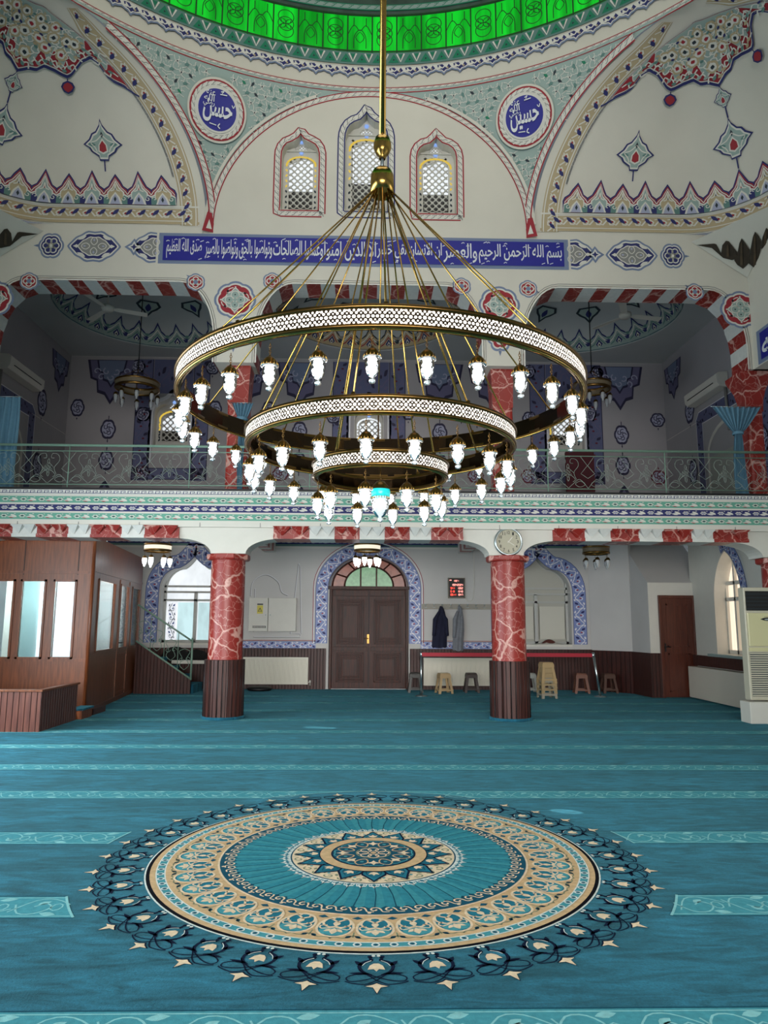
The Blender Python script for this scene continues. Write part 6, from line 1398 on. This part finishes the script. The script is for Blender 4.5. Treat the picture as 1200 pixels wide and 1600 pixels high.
# ---- floor standing air conditioner
ac = thing('floor_air_conditioner', 'tall cream floor standing air conditioner on a white plinth at right', 'air conditioner', (6.40, 11.95, 0)); AX0, AX1, AY0, AY1 = 6.22, 6.80, 11.87, 12.08
CR = mat('ac_cream', '#d8d2a4', .25); CRF = mat('ac_housing', '#cfc9b4', .35)
mb = MB(); mb.box(6.15, 11.80, 0, 6.90, 12.12, .34, WHITE); mb.build('plinth', ac, bevel=.01)
mb = MB(); mb.box(AX0, AY0+.03, .36, AX1, AY1, 2.18, CRF); mb.build('housing', ac, bevel=.015)
mb = MB(); mb.box(AX0+.03, AY0+.005, 1.22, AX1-.0, AY0+.03, 1.76, CR); mb.build('front_panel', ac, bevel=.01)
mb = MB(); mb.box(AX0+.03, AY0+.015, 1.80, AX1, AY0+.03, 2.12, BLACK)
for i in range(5): mb.box(AX0+.03, AY0-.005, 1.825+i*.06, AX1, AY0+.02, 1.835+i*.06, O_DARK)
mb.build('outlet_grille', ac); mb = MB(); mb.box(AX0+.04, AY0+.02, .42, AX1, AY0+.03, 1.12, O_DARK)
for i in range(20): z = .43+i*.035; mb.box(AX0+.03, AY0-.0, z, AX1, AY0+.025, z+.02, CRF)
mb.box(AX0+.03, AY0, 1.14, AX1, AY0+.03, 1.2, CR); mb.build('intake_louvres', ac)
K = Ink(planeY(AY0+.004), base=.001); K.fill(leaf(AX0+.24, 1.66, AX0+.48, 1.66, .12), BLACK); K.fill(leaf(AX0+.30, 1.655, AX0+.42, 1.655, .1), STEEL, 1); K.fill([(AX0+.31, 1.695), (AX0+.41, 1.695), (AX0+.41, 1.70), (AX0+.31, 1.70)], BLACK); K.build('badge', ac)

# ---- wall clock
ck = thing('wall_clock', 'round silver rimmed wall clock above the right column', 'clock', (2.36, 12.05, 2.92)); cx, cz, Yc = 2.36, 2.925, 12.02
mb = MB(); mb.lathe([(0, .05), (.235, .05), (.243, .01), (.235, -.02), (.21, -.03), (.205, -.005)], (cx, Yc, cz), STEEL, 40, ax='y'); mb.build('rim', ck)
FACE = mat('clock_face', '#b9b29c', .5); mb = MB(); mb.lathe([(0, 0), (.208, 0)], (cx, Yc, cz), FACE, 40, ax='y'); fc_ = mb.build('face', ck)
K = Ink(planeY(Yc), base=.002, step=.001)
for h in range(1, 13):
    a = PI/2-h*PI/6; x, z = cx+.155*cos(a), cz+.155*sin(a); s_ = .026; text_ink(K, str(h), x-s_*(.9 if h > 9 else .55), x+s_*(.9 if h > 9 else .55), z-s_, z+s_, BLACK, 0, .01)
for i in range(60): a = i*PI/30; K.stroke([(cx+.19*cos(a), cz+.19*sin(a)), (cx+.20*cos(a), cz+.20*sin(a))], .004, BLACK)
K.build('numerals', fc_)
for nm, a, l_, w_ in (('hour_hand', PI/2-1.34*PI/6, .10, .014), ('minute_hand', PI/2-20.5*PI/30, .115, .010)):
    K = Ink(planeY(Yc-.008), base=.001); K.stroke([(cx-.02*cos(a), cz-.02*sin(a)), (cx+l_*cos(a), cz+l_*sin(a))], w_, WHITE); K.build(nm, ck)

# ================================================================== THE GREAT CHANDELIER
HX, HY = .085, 5.05
ch = thing('chandelier', 'great three tiered brass ring chandelier with lit glass lanterns hanging under the dome', 'chandelier', (HX, HY, 4.8))
mb = MB(); mb.tube([(HX, HY, 5.25), (HX, HY, 16.6)], .026, GOLD, 12); mb.tube([(HX, HY, 4.9), (HX, HY, 5.3)], .012, STEEL, 8); mb.build('suspension_rod', ch)
mb = MB(); mb.lathe([(.03, .09), (.055, .075), (.068, .03), (.068, -.01), (.05, -.055), (.03, -.075), (.024, -.10)], (HX, HY, 5.16), GOLD, 24); mb.build('pierced_ball', ch)
mb = MB(); mb.lathe([(.0, .12), (.03, .115), (.07, .09), (.088, .05), (.09, -.10), (.085, -.10), (.085, .0), (0, .0)], (HX, HY, 4.87), GOLD, 32); mb.build('hub', ch)
def ringband(R, zb, h, name, cellu):
    mb = MB(); n = 120
    mb.lathe([(R, zb), (R, zb+h)], (HX, HY, 0), BANDM, n)
    per = max(1, round(2*PI*R/.0755)); P = 2*PI*R/per; zc = zb+h/2; k = h/.088
    def hole(s_, z, r, nn=8):
        rz_ = r; V = [(HX+(R+.0015)*cos((s_+r*cos(t))/R), HY+(R+.0015)*sin((s_+r*cos(t))/R), z+rz_*sin(t)) for t in [2*PI*i/nn for i in range(nn)]]; mb.add(V, [tuple(range(nn))], HOLEM)
    for i in range(per):
        s0 = P*i; hole(s0, zc, .0105)
        for dx, dz, r in ((.0262, 0, .0095), (-.0262, 0, .0095), (.0135, .0205, .0085), (-.0135, .0205, .0085), (.0135, -.0205, .0085), (-.0135, -.0205, .0085), (.0, .0350, .0072), (.0, -.0350, .0072), (.0255, .034, .0085), (-.0255, .034, .0085), (.0255, -.034, .0085), (-.0255, -.034, .0085), (.0378, .019, .0055), (.0378, -.019, .0055), (.0378, .0365, .004), (.0378, -.0365, .004)):
            hole(s0+dx*P/.0755, zc+dz*k, r*k, 6)
    o = mb.build(name, ch)
    t_ = .012; mb = MB()
    for z0, z1, r1 in ((zb+h, zb+h+.022, R+.014), (zb-.018, zb, R+.010)):
        mb.lathe([(R-.035, z0), (r1, z0), (r1, z1), (R-.035, z1), (R-.035, z0)], (HX, HY, 0), GOLD2, 96)
    mb.lathe([(R-.03, zb-.02), (R-.03, zb+h+.02)], (HX, HY, 0), GOLD3, 28, sm=False)
    mb.lathe([(R-.0, zb-.020), (R-.006, zb-.030), (R-.016, zb-.026), (R-.012, zb-.018)], (HX, HY, 0), GOLD, 96)
    mb.build('trim_ring', o)
    return o
BANDM = mat('pierced_brass_band', '#2e2415', 0.35, 0.7); HOLEM = mat('pierced_band_glow', '#fff6ea', 0.5, emit='#fff5ec', es=1.1)
TIERS = [(1.43, 3.115, .088, 30, -.0506), (.95, 2.79, .075, 20, -.11), (.475, 2.585, .07, 10, -.24)]
for R, zb, h, n, ph in TIERS: ringband(R, zb, h, 'ring_band', 1)
# suspension rods to each ring
for (R, zb, h, n, ph), k_, o_ in zip(TIERS, (10, 8, 4), (.0, .2, .1)):
    for i in range(k_):
        a = 2*PI*(i+.5)/k_+o_; mb = MB(); z1 = zb+h+.02
        mb.tube([(HX+.06*cos(a), HY+.06*sin(a), 4.80), (HX+(R-.015)*cos(a), HY+(R-.015)*sin(a), z1)], .0058, GOLD, 6); mb.lathe([(0, .03), (.014, .02), (.014, -.02), (0, -.03)], (HX+(R-.015)*cos(a), HY+(R-.015)*sin(a), z1), GOLD2, 8); mb.build('stay_rod', ch)
# lanterns
def lantern_at():
    mb = MB(); 
    for j in range(5):
        z = -.012-j*.014; ax = j % 2
        mb.tube([((.006*cos(t) if ax else 0), (0 if ax else .006*cos(t)), z+.009*sin(t)) for t in [2*PI*q/8 for q in range(9)]], .002, GOLD2, 4)
    mb.lathe([(0, -.072), (.006, -.074), (.008, -.082), (.02, -.088), (.03, -.098), (.038, -.112), (.040, -.128), (.043, -.131), (.043, -.137), (.036, -.139)], (0, 0, 0), GOLD2, 18)
    for j in range(14): a = 2*PI*j/14; mb.tube([(.041*cos(a), .041*sin(a), -.112), (.049*cos(a), .049*sin(a), -.137)], .0022, GOLD, 4)
    mb.lathe([(.036, -.135), (.050, -.137), (.050, -.141), (.036, -.141)], (0, 0, 0), CRYSTAL, 18)
    root = mb.build('lantern', ch, world=False)
    mb = MB(); mb.lathe([(.039, -.139), (.0405, -.160), (.039, -.188), (.034, -.215), (.022, -.238), (.011, -.246), (.010, -.250), (.017, -.256), (.019, -.266), (.014, -.277), (0, -.281)], (0, 0, 0), CRYSTAL, 16); mb.build('glass_shade', root, world=False)
    mb = MB(); mb.lathe([(0, -.141), (.026, -.143), (.034, -.156), (.035, -.180), (.030, -.208), (.017, -.230), (0, -.237)], (0, 0, 0), LAMP, 12); mb.build('bulb', root, world=False)
    return root
L0 = lantern_at(); first = True
for R, zb, h, n, ph in TIERS:
    for i in range(n):
        a = -PI/2+ph+2*PI*i/n; loc = (R-.035)*cos(a), (R-.035)*sin(a), zb-.035-4.8
        if first: L0.location = loc; first = False
        else: dup(L0, loc, parent=ch)
# turquoise centre lamp
TQ = mat('turquoise_enamel_glow', '#16b8b8', .3, emit='#17c6c6', es=.5)  # enamel given its own glow in place of light from the lamp
zt = 2.68; mb = MB(); mb.tube([(HX, HY, zt), (HX, HY, 2.55)], .004, GOLD2, 5); mb.lathe([(0, 2.56), (.03, 2.55), (.06, 2.515), (.066, 2.49)], (HX, HY, 0), GOLD2, 24); cl = mb.build('centre_lamp', ch)
mb = MB(); mb.lathe([(.068, 2.492), (.070, 2.475), (.070, 2.445), (.066, 2.44)], (HX, HY, 0), TQ, 28)
for j in range(22): a = 2*PI*j/22; mb.tube([(HX+.067*cos(a), HY+.067*sin(a), 2.44), (HX+.067*cos(a), HY+.067*sin(a), 2.425)], .003, GOLD, 4)
mb.build('turquoise_band', cl)
mb = MB(); mb.lathe([(.062, 2.44), (.064, 2.40), (.060, 2.36), (.048, 2.325), (.030, 2.30), (.014, 2.29), (.018, 2.28), (.019, 2.27), (.012, 2.26), (0, 2.255)], (HX, HY, 0), CRYSTAL, 24); mb.build('glass_shade', cl)
mb = MB(); mb.lathe([(0, 2.43), (.022, 2.42), (.028, 2.40), (.02, 2.375), (0, 2.365)], (HX, HY, 0), LAMP_S, 14); mb.build('bulb', cl)
